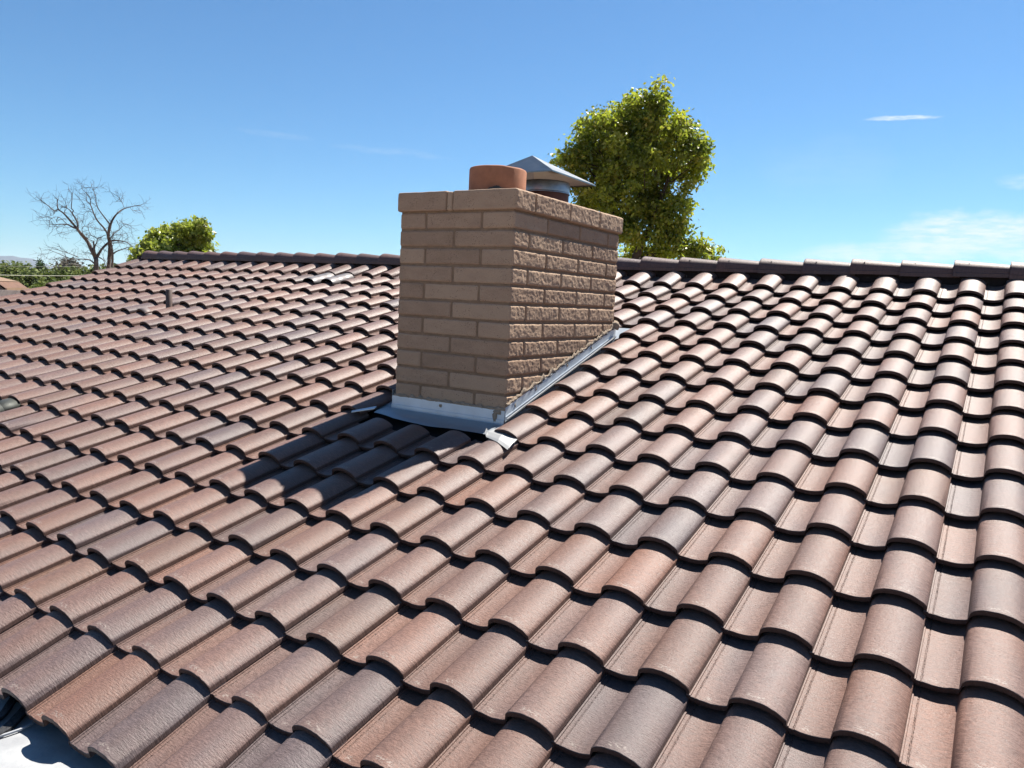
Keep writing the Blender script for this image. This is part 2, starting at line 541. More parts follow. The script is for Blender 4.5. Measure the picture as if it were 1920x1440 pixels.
class Field:
    def __init__(s): s.V = []; s.F = []; s.UV = []; s.C = []

    def add(s, geo, col):
        V, F, UV = geo
        b = len(s.V); s.V += V; s.F += [tuple(b + i for i in f) for f in F]
        s.UV += UV; s.C += [col] * len(V)

    def build(s, name, mt, parent):
        me = bpy.data.meshes.new(name)
        me.from_pydata(s.V, [], s.F)
        me.materials.append(mt)
        ul = me.uv_layers.new(name='uv')
        li = np.empty(len(me.loops), dtype=np.int32); me.loops.foreach_get('vertex_index', li)
        uv = np.array(s.UV, dtype=np.float32)[li]
        ul.data.foreach_set('uv', uv.ravel())
        ca = me.attributes.new('tile', 'FLOAT_COLOR', 'POINT')
        cc = np.ones((len(s.V), 4), dtype=np.float32); cc[:, :3] = np.array(s.C, dtype=np.float32)
        ca.data.foreach_set('color', cc.ravel())
        # smooth along the curve, sharp at the step edges
        me.polygons.foreach_set('use_smooth', [True] * len(me.polygons))
        me.update()
        try:
            me.set_sharp_from_angle(angle=rad(38))
        except Exception:
            pass
        o = bpy.data.objects.new(name, me); COL.objects.link(o); o.parent = parent
        return o


house = empty('house')
tag(house, 'low house with a brown S shaped concrete tile roof around the tan block chimney', 'house')

CL, CR = -33, 16          # first and last roll
ROWS = range(-1, 16)
VENT = {(-18, 14), (-17, 14)}
VENT2 = {(-17, 3)}
field = Field()
for r in ROWS:
    for c in range(CL, CR + 1):
        if (c, r) in VENT or (c, r) in VENT2: continue
        kw = {}
        if r == -1: kw['dz0'] = -0.025; kw['slope_drop'] = -0.001
        if r == 15: kw['v1'] = 0.362; kw['slope_drop'] = -0.001
        if c == CL: kw['xmin'] = 0.1190
        # chimney opening
        if c in (-6, -5, -4) and 6 <= r <= 10: continue
        if c in (-6, -5, -4) and r == 5: kw['v1'] = EX * 0.86
        if c == -3 and 6 <= r <= 10: kw['xmin'] = 0.135
        if c == -3 and r == 5: kw['v1'] = EX * 1.0
        rot = 1.0
        g = tile_geo(c, r, PROF, jit=rot, **kw)
        field.add(g, tile_rand(c, r))
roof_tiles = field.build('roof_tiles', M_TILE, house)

# rear slope
back = Field()
YR = 5.30                # ridge line
for r in range(0, 16):
    for c in range(CL, CR + 1, 1):
        kw = {'v1': 0.24} if r == 15 else {}
        back.add(tile_geo(c, r, PROF_LO, jit=0.6, mirror=((CL + CR - 1) * P, YR), **kw), tile_rand(c + 90, r))
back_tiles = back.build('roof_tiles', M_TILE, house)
back_tiles['label'] = 'rear slope of the tile roof'

# deck, felt, riser under the ridge, gable walls and eaves
XL, XR_ = (CL - 1) * P + 0.122, CR * P + 0.01
ZR = 5.30 * math.tan(T18)
mb = MB()
d = 0.085
vE, vT = -0.30, YR / CT
a0, a1 = R2W(0, vE, -d), R2W(0, vT, -d)
b0_, b1_ = R2W(0, vE, -d - 0.03), R2W(0, vT, -d - 0.03)
for sx in (1,):
    V = [(XL, a0[1], a0[2]), (XR_, a0[1], a0[2]), (XR_, YR, a1[2]), (XL, YR, a1[2]),
         (XL, b0_[1], b0_[2]), (XR_, b0_[1], b0_[2]), (XR_, YR, b1_[2]), (XL, YR, b1_[2])]
    V2 = [(x, 2 * YR - y, z) for x, y, z in V]
    Fq = [(0, 1, 2, 3), (7, 6, 5, 4), (0, 4, 5, 1), (1, 5, 6, 2), (3, 7, 4, 0)]
    mb.add(V, Fq); mb.add(V2, [f[::-1] for f in Fq])
mb.box(XL + 0.02, XR_ - 0.02, YR - 0.085, YR - 0.075, ZR - 0.16, ZR + 0.05)
mb.box(XL + 0.02, XR_ - 0.02, YR + 0.075, YR + 0.085, ZR - 0.16, ZR + 0.05)
mb.build('roof_deck', M_FELT, house)

GZ = -2.75
mb = MB()
ybk = 2 * YR - 0.35
zt = 0.35 * math.tan(T18) - d - 0.05
wt = 0.2
mb.box(XL + 0.30, XR_ - 0.30, 0.35, 0.35 + wt, GZ, zt)
mb.box(XL + 0.30, XR_ - 0.30, ybk - wt, ybk, GZ, zt)
for xw in (XL + 0.30, XR_ - 0.30 - wt):
    V = [(x, y, z) for x in (xw, xw + wt) for y, z in ((0.35 + wt + 0.003, GZ), (ybk - wt - 0.003, GZ), (ybk - wt - 0.003, zt), (YR, ZR - d - 0.06), (0.35 + wt + 0.003, zt))]
    mb.add(V, [(0, 1, 2, 3, 4), (9, 8, 7, 6, 5), (0, 5, 6, 1), (1, 6, 7, 2), (2, 7, 8, 3), (3, 8, 9, 4), (4, 9, 5, 0)])
mb.build('wall', M_STUCCO, house)
mb = MB()
for xw in (XL - 0.028, XR_ + 0.004):
    for s_ in (0, 1):
        mb = MB(); V = []
        for x in (xw, xw + 0.024):
            for v, h in ((vE, -d - 0.14), (vT, -d - 0.14), (vT, -0.040), (vE, -0.040)):
                q = R2W(0, v, h); y = min(q[1], YR - 0.001)
                z = q[2]
                V.append((x, y if s_ == 0 else 2 * YR - y, z))
        Fc = [(0, 1, 2, 3), (7, 6, 5, 4), (0, 4, 5, 1), (1, 5, 6, 2), (2, 6, 7, 3), (3, 7, 4, 0)]
        mb.add(V, Fc); mb.build('barge_board', M_WOOD, house)

# white lower roof in front of the eave
FR_Z = -0.205
mb = MB()
nx, ny_ = 60, 24
x0, x1, y0, y1 = -7.2, 5.6, -5.2, 0.34
for j in range(ny_ + 1):
    for i in range(nx + 1):
        x = x0 + (x1 - x0) * i / nx; y = y0 + (y1 - y0) * j / ny_
        mb.v.append((x, y, FR_Z + 0.012 * noise.noise(Vector((x * 1.3, y * 1.3, 0)))))
for j in range(ny_):
    for i in range(nx):
        a = j * (nx + 1) + i
        mb.f.append((a, a + 1, a + nx + 2, a + nx + 1))
mb.build('flat_roof', M_WROOF, house, True)
mb = MB()
mb.box(x0 - .02, x1 + .02, y0 - .05, y0 - .003, FR_Z - 0.28, FR_Z + 0.03)
mb.box(x0 - .05, x0 - .023, y0 - .05, y1, FR_Z - 0.28, FR_Z + 0.03)
mb.box(x1 + .023, x1 + .05, y0 - .05, y1, FR_Z - 0.28, FR_Z + 0.03)
mb.build('fascia', M_WOOD, house)
for xx in (x0 + 0.2, -3, 1.2, x1 - 0.2):
    mb = MB(); mb.box(xx - .08, xx + .08, y0 + .1, y0 + .26, GZ, FR_Z - .21)
    mb.build('patio_post', M_STUCCO, house)
mb = MB()
mb.box(x0, x1, y0, y1, FR_Z - 0.2, FR_Z - 0.05)
mb.build('patio_ceiling', M_WOOD, house)

# ------------------------------------------------------------------ ridge tiles
def ridge_tile(i, xl):
    """a tapered half barrel with skirts; its left end laps over the next"""
    L = 0.365 + 0.045
    n = 14
    V, F, UV = [], [], []
    sec = []
    for s_, xx in enumerate((0.0, 0.003, 0.012, L * 0.5, L)):
        t_ = xx / L
        R_ = 0.128 - 0.024 * t_; Hh = 0.102 - 0.036 * t_
        if s_ == 0: R_ -= 0.002; Hh -= 0.002
        ring = []
        ring.append((-R_ - 0.012, -0.032)); ring.append((-R_ - 0.010, -0.004)); ring.append((-R_ - 0.001, 0.0))
        for k in range(n + 1):
            a = math.pi * k / n
            ring.append((-R_ * math.cos(a), 0.006 + (Hh - 0.006) * math.sin(a) ** 0.85))
        ring.append((R_ + 0.001, 0.0)); ring.append((R_ + 0.010, -0.004)); ring.append((R_ + 0.012, -0.032))
        sec.append((xx, ring))
    zb = 1.757 + random.uniform(-.004, .005)
    yw = random.uniform(-.006, .006); yo = random.uniform(-.005, .005); ro = random.uniform(-.03, .03)
    m_ = len(sec[0][1])
    for layer in (0, 1):
        for xx, ring in sec:
            for k, (y, z) in enumerate(ring):
                q = 1 - layer * 0.13
                y2, z2 = y * q, (z * q if z > 0 else z)
                if layer and 3 <= k < m_ - 3: z2 = z - 0.013 * (0.3 + max(z, 0) / 0.1)
                V.append((xl + xx, YR + yo + y2 * math.cos(ro) - z2 * math.sin(ro) + yw * xx, zb + z2 + y2 * math.sin(ro)))
                UV.append((0.06 + (k / m_) * 0.2, xx + 0.05))
    ns = len(sec)
    for s_ in range(ns - 1):
        for k in range(m_ - 1):
            a = s_ * m_ + k
            F.append((a, a + m_, a + m_ + 1, a + 1))
            b = a + ns * m_
            F.append((b, b + 1, b + m_ + 1, b + m_))
    for k in range(m_ - 1):
        F.append((k, k + 1, k + 1 + ns * m_, k + ns * m_))
        e = (ns - 1) * m_ + k
        F.append((e, e + ns * m_, e + ns * m_ + 1, e + 1))
    for k in (0, m_ - 1):
        for s_ in range(ns - 1):
            a = s_ * m_ + k
            q = (a, a + ns * m_, a + m_ + ns * m_, a + m_)
            F.append(q if k == 0 else q[::-1])
    # nail hole
    hx = 0.10
    f = Field()
    c_ = tile_rand(i, 200)
    f.add((V, F, UV), (c_[0] * 0.65, c_[1] * 0.25, c_[2]))
    o = f.build('ridge_tile', M_TILE_R, house)
    hb = MB(); an = rad(38)
    yy, zz = YR - 0.116 * math.cos(an), zb + 0.006 + 0.092 * math.sin(an) ** 0.85
    nrm = Vector((0, -math.cos(an), math.sin(an)))
    c0 = Vector((xl + hx, yy, zz))
    hb.tube([c0 - nrm * 0.01, c0 + nrm * 0.0035], [0.005, 0.0045], 8)
    hb.build('nail_head', M_TAR, o)
    return o


def ridge_mat():
    m_ = M_TILE.copy(); m_.name = 'ridge_concrete_tile'
    nt = m_.node_tree
    b = [n for n in nt.nodes if n.type == 'BSDF_PRINCIPLED'][0]
    lk = b.inputs['Base Color'].links[0]
    src = lk.from_socket
    mx = nt.nodes.new('ShaderNodeMix'); mx.data_type = 'RGBA'; mx.blend_type = 'MULTIPLY'; mx.inputs[0].default_value = 1
    mx.inputs[7].default_value = (0.85, 0.76, 0.76, 1)
    nt.links.new(src, mx.inputs[6]); nt.links.new(mx.outputs[2], b.inputs['Base Color'])
    for l_ in list(b.inputs['Roughness'].links): nt.links.remove(l_)
    b.inputs['Roughness'].default_value = 0.55
    b.inputs['Specular IOR Level'].default_value = 0.35
    return m_


M_TILE_R = ridge_mat()
xs_ = -9.66
i = 0
while xs_ + 0.2 < XR_:
    ridge_tile(i, xs_)
    xs_ += 0.3655 + random.uniform(-.006, .006); i += 1

# ------------------------------------------------------------------ chimney
CX0, CX1, CY0, CY1 = -1.952, -1.105, 2.148, 3.572
ZTOP, CAPH, CH = 1.893, 0.122, 0.1068
JO = 0.0055            # half a joint


def brick_geo(x0, x1, y0, y1, z0, z1, r=0.012, res=0.011, split=True, seed=0, faces='FRLB', top=False):
    """rounded block; the +X face is split (rough)"""
    V, F = [], []
    cx = np.array([(x0 + x1) / 2, (y0 + y1) / 2, (z0 + z1) / 2])
    hs = np.array([(x1 - x0) / 2, (y1 - y0) / 2, (z1 - z0) / 2])

    def disp(p, nr_):
        p = np.array(p); q = p - cx
        inner = np.clip(q, -(hs - r), hs - r)
        dlt = q - inner; l = np.linalg.norm(dlt)
        n_ = dlt / l if l > 1e-9 else np.array(nr_, float)
        p2 = cx + inner + n_ * r
        sv = Vector((p2[0] * 1.0 + seed * 3.7, p2[1], p2[2]))
        amp = 0.0020 * noise.noise(sv * 16) + 0.0008 * noise.noise(sv * 60)
        p2 = p2 + n_ * amp
        if split and n_[0] > 0.3:
            edge = min(1.0, min(hs[1] - abs(q[1]), hs[2] - abs(q[2])) / 0.007)
            e = max(edge, 0.0) ** 0.7
            big = noise.fractal(sv * 46, 0.75, 2.2, 5)
            sm = noise.noise(sv * 150)
            rough_ = 0.0040 + 0.0021 * big + 0.0009 * sm
            p2[0] += n_[0] * e * rough_
        return p2

    def grid(o, du, dv, nrm, lu, lv, ru, rv):
        nu, nv = max(2, int(lu / ru)), max(2, int(lv / rv))
        # finer near the rounded borders
        def ts(n_, L):
            t_ = [0, r * 0.35 / L, r * 0.75 / L, r * 1.2 / L]
            mid = np.linspace(t_[-1], 1 - t_[-1], n_)
            return t_[:-1] + list(mid) + [1 - q for q in t_[:-1]][::-1]
        tu, tv = ts(nu, lu), ts(nv, lv)
        b = len(V)
        for a in tv:
            for c in tu:
                p = [o[k] + du[k] * lu * c + dv[k] * lv * a for k in range(3)]
                V.append(tuple(disp(p, nrm)))
        W_ = len(tu)
        for j in range(len(tv) - 1):
            for i_ in range(W_ - 1):
                F.append((b + j * W_ + i_, b + j * W_ + i_ + 1, b + (j + 1) * W_ + i_ + 1, b + (j + 1) * W_ + i_))
    lx, ly, lz = x1 - x0, y1 - y0, z1 - z0
    fr = res * 1.8
    grid((x0, y0, z0), (1, 0, 0), (0, 0, 1), (0, -1, 0), lx, lz, fr, fr)
    grid((x1, y0, z0), (0, 1, 0), (0, 0, 1), (1, 0, 0), ly, lz, res if x1 > CX1 - .02 and split else fr, res if x1 > CX1 - .02 and split else fr)
    grid((x1, y1, z0), (-1, 0, 0), (0, 0, 1), (0, 1, 0), lx, lz, fr * 2, fr * 2)
    grid((x0, y1, z0), (0, -1, 0), (0, 0, 1), (-1, 0, 0), ly, lz, fr, fr)
    grid((x0, y0, z1), (1, 0, 0), (0, 1, 0), (0, 0, 1), lx, ly, fr * 2, fr * 2)
    grid((x0, y1, z0), (1, 0, 0), (0, -1, 0), (0, 0, -1), lx, ly, fr * 2, fr * 2)
    return V, F


chimney = empty('chimney', house)
bf = Field()
seed = 0
D = 0.10               # depth of a block behind its face


def put(x0, x1, y0, y1, z0, z1, split=True, r=0.0125):
    global seed
    seed += 1
    jx = random.uniform(-.0022, .0022)
    V, F = brick_geo(x0, x1, y0 + (jx if y0 < CY0 + .01 else 0), y1, z0, z1, r=r, res=0.0058, split=split, seed=seed)
    bf.add((V, F, [(0, 0)] * len(V)), (random.random(), random.random(), random.random()))


mod = 0.4175
for row in range(0, 13):
    z1 = ZTOP - row * CH - JO; z0 = ZTOP - (row + 1) * CH + JO
    full = row % 2 == 1
    bulge = random.uniform(-.001, .003)
    # front face: joints
    if full:   # half | half of the face
        xj = [CX0, (CX0 + CX1) / 2, CX1]
        yj = [CY0, 2.325, 2.736, 3.156, CY1]
    else:
        xj = [CX0, CX0 + 0.205, CX0 + 0.205 + mod, CX1]
        yj = [CY0, 2.535, 2.958, 3.386, CY1]
    for k in range(len(xj) - 1):
        a = xj[k] + (JO if k else -bulge); b = xj[k + 1] - (JO if k < len(xj) - 2 else 0)
        if k == len(xj) - 2:
            # corner block runs back along the side
            put(a, b, CY0, yj[1] - JO, z0, z1, split=True)
        else:
            put(a, b, CY0, CY0 + D, z0, z1, split=False)
    for k in range(1, len(yj) - 1):
        a = yj[k] + JO; b = yj[k + 1] - (JO if k < len(yj) - 2 else 0)
        put(CX1 - D, CX1, a, b, z0, z1, split=True)
        put(CX0 - bulge, CX0 + D, a, b, z0, z1, split=False)
    if xj[1] - xj[0] > 0.3 or True:
        put(CX0 - bulge, CX0 + D, CY0 + D + 0.004, yj[1] - JO, z0, z1, split=False)
    bl = [CX0 + D + JO, (CX0 + CX1) / 2, CX1 - D - JO]
    for k in range(2): put(bl[k] + JO, bl[k + 1] - JO, CY1 - D, CY1, z0, z1, split=False)
# capping course
OV = 0.017
zc0, zc1 = ZTOP + 0.004, ZTOP + CAPH
x_ = [CX0 - OV, -1.585, -1.540, CX1 + OV]
for k in range(3):
    a = x_[k] + (0.002 if k else 0); b = x_[k + 1] - (0.002 if k < 2 else 0)
    if k == 2: put(a, b, CY0 - OV, 2.348 - .003, zc0, zc1, True, 0.012)
    else: put(a, b, CY0 - OV + (0.004 if k == 1 else 0), CY0 + 0.22, zc0, zc1 - (0.006 if k == 1 else 0), False, 0.012)
yj = [2.348, 2.783, 3.209, CY1 + OV]
for k in range(3):
    a = yj[k] + .003; b = yj[k + 1] - (.003 if k < 2 else 0)
    put(CX1 - 0.20, CX1 + OV, a, b, zc0, zc1, True, 0.012)
    put(CX0 - OV, CX0 + 0.20, max(a, CY0 + 0.225), b, zc0, zc1, False, 0.012)
put(CX0 + 0.205, CX1 - 0.205, CY1 - 0.2, CY1 + OV, zc0, zc1, False, 0.012)
blocks = bf.build('blockwork', M_BRICK, chimney)
mb = MB()
RC = 0.0058
mb.box(CX0 + RC, CX1 - RC, CY0 + RC, CY1 - RC, -0.1, ZTOP + 0.05)
mb.box(CX0 - OV + 0.012, CX1 + OV - 0.014, CY0 - OV + 0.012, CY1 + OV - 0.012, ZTOP + 0.006, ZTOP + CAPH - 0.010)
mb.build('mortar_joints', M_MORTAR, chimney)
# mortar crown
mb = MB(); n = 26
zt = ZTOP + CAPH - 0.006
for j in range(n + 1):
    for i_ in range(n + 1):
        x = CX0 - 0.0 + (CX1 - CX0) * i_ / n; y = CY0 + 0.0 + (CY1 - CY0) * j / n
        e = min(i_, n - i_, j, n - j) / n
        mb.v.append((x, y, zt + min(0.020, e * 0.15) + 0.004 * noise.noise(Vector((x * 9, y * 9, 1)))))
for j in range(n):
    for i_ in range(n):
        a = j * (n + 1) + i_; mb.f.append((a, a + 1, a + n + 2, a + n + 1))
mb.build('mortar_crown', M_SEALANT, chimney, True)


def ring_noise(prof, cx, cy, amp, n=56, zamp=0.0):
    mb_ = MB(); mb_.lathe(prof, cx, cy, n)
    out = []
    for (x, y, z) in mb_.v:
        s_ = noise.noise(Vector((x * 14, y * 14, z * 9)))
        r_ = math.hypot(x - cx, y - cy); k = 1 + amp * s_ / max(r_, .01)
        out.append((cx + (x - cx) * k, cy + (y - cy) * k, z + zamp * noise.noise(Vector((x * 8, y * 8, 5)))))
    mb_.v = out
    return mb_


F1 = (-1.535, 2.60); F1R = 0.185
F2 = (-1.530, 3.20); F2R = 0.170
zc = ZTOP + CAPH
mb = ring_noise([(F1R, zc - .02), (F1R, zc + .186), (F1R - .004, zc + .194), (F1R - .012, zc + .197), (F1R - .024, zc + .194), (F1R - .026, zc + .17), (F1R - .028, zc - .3)], *F1, 0.0015, 64, 0.006)
fl1 = mb.build('flue_liner', M_CLAY, chimney, True)
fl1['label'] = 'short open round clay flue'
mb = ring_noise([(F1R + .020, zc - .015), (F1R + .022, zc + .012), (F1R + .012, zc + .038), (F1R - .001, zc + .046)], *F1, 0.018, 64, 0.012)
mb.build('tar_collar', M_TAR, fl1, True)
mb = MB()
nn = 12
for side in (0, 1):
    for k in range(nn + 1):
        a = rad(-75 + 52 * k / nn); rr = F1R + (0.004 if side else 0.016)
        for z in (zc - 0.005, zc + 0.072 + 0.005 * math.sin(k * 1.7) - 0.045 * (k / nn) ** 2 - 0.03 * max(0, 1 - k / 3)):
            mb.v.append((F1[0] + rr * math.cos(a), F1[1] + rr * math.sin(a), z))
for k in range(nn):
    mb.f.append((2 * k, 2 * k + 2, 2 * k + 3, 2 * k + 1))
    o_ = 2 * (nn + 1)
    mb.f.append((2 * k + 1, 2 * k + 3, o_ + 2 * k + 3, o_ + 2 * k + 1))
    mb.f.append((o_ + 2 * k + 1, o_ + 2 * k + 3, o_ + 2 * k + 2, o_ + 2 * k))
mb.f.append((0, 1, 2 * nn + 3, 2 * nn + 2)); mb.f.append((2 * nn, 4 * nn + 2, 4 * nn + 3, 2 * nn + 1))
mb.build('tar_patch', M_TAR, fl1)
mb = ring_noise([(F2R, zc - .02), (F2R, zc + .145), (F2R - .02, zc + .148), (F2R - .024, zc - .2)], *F2, 0.001, 64, 0.002)
fl2 = mb.build('flue_liner', M_CLAYD, chimney, True)
fl2['label'] = 'round clay flue under the metal rain cap'
mb = MB()
mb.lathe([(F2R + .004, zc + .132), (F2R + .0045, zc + .20), (F2R + .001, zc + .206), (F2R - .001, zc + .20), (F2R - .001, zc + .13)], *F2, 64)
mb.lathe([(F2R + .007, zc + .126), (F2R + .007, zc + .134), (F2R + .004, zc + .136)], *F2, 64)
mb.build('metal_collar', M_GALVD, chimney, True)
# pyramid rain cap
cFR, cBR, cBL, cFL = (-1.262, 2.825, 2.238), (-1.286, 3.507, 2.243), (-1.80, 3.50, 2.243), (-1.79, 2.83, 2.238)
ap = (-1.575, 3.075, 2.392)
mb = MB()
cs = [cFL, cFR, cBR, cBL]
for k in range(4):
    a, b = Vector(cs[k]), Vector(cs[(k + 1) % 4]); A = Vector(ap)
    # slightly sagging sheet
    m1 = (a + b) / 2 + Vector((0, 0, -0.004))
    g1 = (A + m1) / 2 + Vector((0, 0, -0.004))
    base = len(mb.v)
    mb.v += [tuple(a), tuple(m1), tuple(b), tuple(A), tuple(g1)]
    mb.f += [(base, base + 1, base + 4), (base + 1, base + 2, base + 4), (base + 2, base + 3, base + 4), (base + 3, base, base + 4)]
    lip = [a, b, b + Vector((0, 0, -.009)), a + Vector((0, 0, -.009))]
    base = len(mb.v); mb.v += [tuple(q) for q in lip]; mb.f.append((base, base + 3, base + 2, base + 1))
    # underside
    base = len(mb.v)
    dz = Vector((0, 0, -.0025)); mb.v += [tuple(a + dz), tuple(b + dz), tuple(A + dz)]; mb.f.append((base, base + 2, base + 1))
mb.build('rain_cap', M_GALV, chimney)

# flashing around the chimney
mb = MB()
# front counter flashing with a folded line, following the block face
YF = CY0 - 0.010
zz_ = [(0.735, 0.0), (0.681, 0.0), (0.679, -.006), (0.661, -.006), (0.655, -0.004), (0.646, -0.012)]
nxs = 24
for k in range(nxs + 1):
    x = CX0 - 0.012 + (CX1 - CX0 + 0.020) * k / nxs
    for z, o_ in zz_:
        mb.v.append((x, YF + o_ + 0.0015 * math.sin(k * 0.9), z + 0.014 * 0))
q = len(zz_)
for k in range(nxs):
    for j in range(q - 1):
        a = k * q + j; mb.f.append((a, a + 1, a + q + 1, a + q))
mb.build('front_flashing', M_FLASH, chimney)
# apron sheet lying over the tops of the rolls
mb = MB()
nk, nj = 30, 6
for j in range(nj + 1):
    for k in range(nk + 1):
        s_ = k / nk; t_ = j / nj
        x = (CX0 - 0.045) * (1 - s_) + (CX1 + 0.035) * s_
        # edge drops toward the eave
        yf = [2.005, 1.975, 1.985, 1.965, 1.955, 1.985]
        ii = s_ * 5; i0 = min(int(ii), 4); fr_ = ii - i0
        ye = yf[i0] * (1 - fr_) + yf[i0 + 1] * fr_
        yt = YF - 0.010
        y = yt * (1 - t_) + ye * t_
        z = y * math.tan(T18) - 0.038 + 0.030 * t_ + 0.010 * math.sin(s_ * 9.5 + 0.6) * t_ - 0.012 * t_ * t_
        if j == nj: z -= 0.006
        mb.v.append((x, y, z))
for j in range(nj):
    for k in range(nk):
        a = j * (nk + 1) + k; mb.f.append((a, a + nk + 1, a + nk + 2, a + 1))
apron = mb.build('apron_flashing', M_APRON, chimney, True)
# narrow tail at its left end
mb = MB()
tl = [(-2.10, 1.915), (-2.09, 1.90), (-1.975, 1.985), (-1.985, 2.015)]
mb.add([(x, y, y * math.tan(T18) + 0.018) for x, y in tl] + [(x, y, y * math.tan(T18) + 0.012) for x, y in tl],
       [(0, 1, 2, 3), (7, 6, 5, 4), (0, 4, 5, 1), (1, 5, 6, 2), (2, 6, 7, 3), (3, 7, 4, 0)])
mb.build('flashing_tail', M_FLASH, chimney)


def slope_strip(mb_, x, y0, y1, h0, h1, th=0.002, n=30, wav=0.0, seed_=0):
    """upright strip on the +X face following the slope"""
    b = len(mb_.v)
    for k in range(n + 1):
        y = y0 + (y1 - y0) * k / n
        z = y * math.tan(T18)
        wv = wav * noise.noise(Vector((y * 18, seed_, 0)))
        for xx, h in ((x, h0), (x + th, h0), (x + th, h1 + wv), (x, h1 + wv)):
            mb_.v.append((xx, y, z + h / CT))
    for k in range(n):
        for j in range(4):
            a = b + k * 4 + j; a2 = b + k * 4 + (j + 1) % 4
            mb_.f.append((a, a + 4, a2 + 4, a2))
    mb_.f.append((b, b + 1, b + 2, b + 3)); e = b + n * 4; mb_.f.append((e + 3, e + 2, e + 1, e))


mb = MB()
slope_strip(mb, CX1 + 0.014, CY0 - 0.014, CY1 + 0.01, -0.06, 0.060)
slope_strip(mb, CX1 + 0.0165, CY0 - 0.012, CY1 - 0.02, 0.004, 0.008, 0.003)
mb.build('side_flashing', M_FLASH, chimney)
mb = MB()
# turned-up pan flashing with its bright folded edge
slope_strip(mb, CX1 + 0.036, CY0 - 0.03, CY1 - 0.03, 0.002, 0.008, 0.008)
b = len(mb.v)
for k in range(31):
    y = CY0 - 0.05 + (CY1 - CY0 + 0.02) * k / 30; z = y * math.tan(T18)
    mb.v.append((CX1 + 0.016, y, z - 0.030)); mb.v.append((CX1 + 0.044, y, z + 0.001))
for k in range(30): mb.f.append((b + 2 * k, b + 2 * k + 1, b + 2 * k + 3, b + 2 * k + 2))
mb.build('pan_flashing', M_WHITEF, chimney)
# left and upper side flashing
mb = MB()
for x in (CX0 - 0.014,):
    slope_strip(mb, x, CY0 - 0.01, CY1 + 0.01, -0.08, 0.07)
b = len(mb.v)
for k in range(31):
    y = CY0 - 0.05 + (CY1 - CY0 + 0.15) * k / 30; z = y * math.tan(T18)
    mb.v.append((CX0 - 0.012, y, z - 0.048)); mb.v.append((CX0 - 0.15, y, z - 0.050))
for k in range(30): mb.f.append((b + 2 * k, b + 2 * k + 2, b + 2 * k + 3, b + 2 * k + 1))
mb.add([(CX0 - .12, CY1 + .0, CY1 * math.tan(T18) - .03), (CX1 + .05, CY1, CY1 * math.tan(T18) - .03), (CX1 + .05, CY1 + .25, (CY1 + .25) * math.tan(T18) - .03), (CX0 - .12, CY1 + .25, (CY1 + .25) * math.tan(T18) - .03)], [(0, 1, 2, 3)])
mb.add([(CX0 - .012, CY1 + .012, 1.1), (CX1 + .014, CY1 + .012, 1.1), (CX1 + .014, CY1 + .012, 1.26), (CX0 - .012, CY1 + .012, 1.26)], [(3, 2, 1, 0)])
mb.build('back_flashing', M_APRON, chimney)


# ragged mortar sealing the flashing to the blocks
def smear(name, path, nrm, w0, w1, seed_, mt=M_SEALANT, thick=0.010, n=90, rough_=1.0):
    mb_ = MB(); nrm = Vector(nrm)
    A, B = Vector(path[0]), Vector(path[1]); d_ = (B - A); up = Vector(path[2])
    for k in range(n + 1):
        t_ = k / n; c = A + d_ * t_
        wu = w1 * (0.7 + rough_ * 1.1 * noise.noise(Vector((t_ * 26, seed_, 2))) + 0.5 * rough_ * noise.noise(Vector((t_ * 90, seed_, 4))))
        wl = w0 * (0.8 + rough_ * 1.0 * noise.noise(Vector((t_ * 22, seed_, 9))) + 0.4 * rough_ * noise.noise(Vector((t_ * 80, seed_, 7))))
        th = thick * (0.7 + 0.8 * noise.noise(Vector((t_ * 40, seed_, 5))))
        wu, wl = max(wu, .001), max(wl, .001)
        for o_, h in ((wu, -0.002), (wu * .7, th * .7), (0, th), (-wl * .7, th * .6), (-wl, -0.002)):
            mb_.v.append(tuple(c + up * o_ + nrm * h))
    for k in range(n):
        for j in range(4):
            a = k * 5 + j; mb_.f.append((a, a + 1, a + 6, a + 5))
    return mb_.build(name, mt, chimney, True)


smear('mortar_smear', ((CX0, YF + 0.003, 0.737), (CX1 + .006, YF + 0.003, 0.737), (0, 0, 1)), (0, -1, 0), 0.006, 0.018, 1, thick=0.006)
ts_ = math.tan(T18)
smear('mortar_smear', ((CX1 + .012, CY0 - .006, CY0 * ts_ + 0.068), (CX1 + .012, CY1 + .0, CY1 * ts_ + 0.066), (0, 0, 1)), (1, 0, 0), 0.005, 0.022, 3, thick=0.010, n=160, rough_=1.5)
smear('tar_smear', ((CX1 + .015, CY0 + .25, (CY0 + .25) * ts_ + 0.058), (CX1 + .015, CY1 + .0, CY1 * ts_ + 0.060), (0, 0, 1)), (1, 0, 0), 0.006, 0.006, 6, mt=M_TAR, thick=0.005, n=160, rough_=2.0)
# blobs of mortar stuck on the flashing
def blob(c, nrm, a, b_, th, seed_, name='mortar_blob'):
    nrm = Vector(nrm).normalized(); s1 = nrm.cross(Vector((0, 0, 1))).normalized(); s2 = s1.cross(nrm)
    mb_ = MB(); n_ = 18; mb_.v.append(tuple(Vector(c) + nrm * th))
    for rr, h in ((0.6, .8), (1.0, -0.1)):
        for k in range(n_):
            an = 2 * math.pi * k / n_
            q_ = rr * (1 + 0.55 * noise.noise(Vector((math.cos(an) * 2, math.sin(an) * 2, seed_))))
            mb_.v.append(tuple(Vector(c) + s1 * a * q_ * math.cos(an) + s2 * b_ * q_ * math.sin(an) + nrm * th * h))
    for k in range(n_):
        k2 = (k + 1) % n_
        mb_.f.append((0, 1 + k, 1 + k2)); mb_.f.append((1 + k, 1 + n_ + k, 1 + n_ + k2, 1 + k2))
    return mb_.build(name, M_SEALANT, chimney, True)


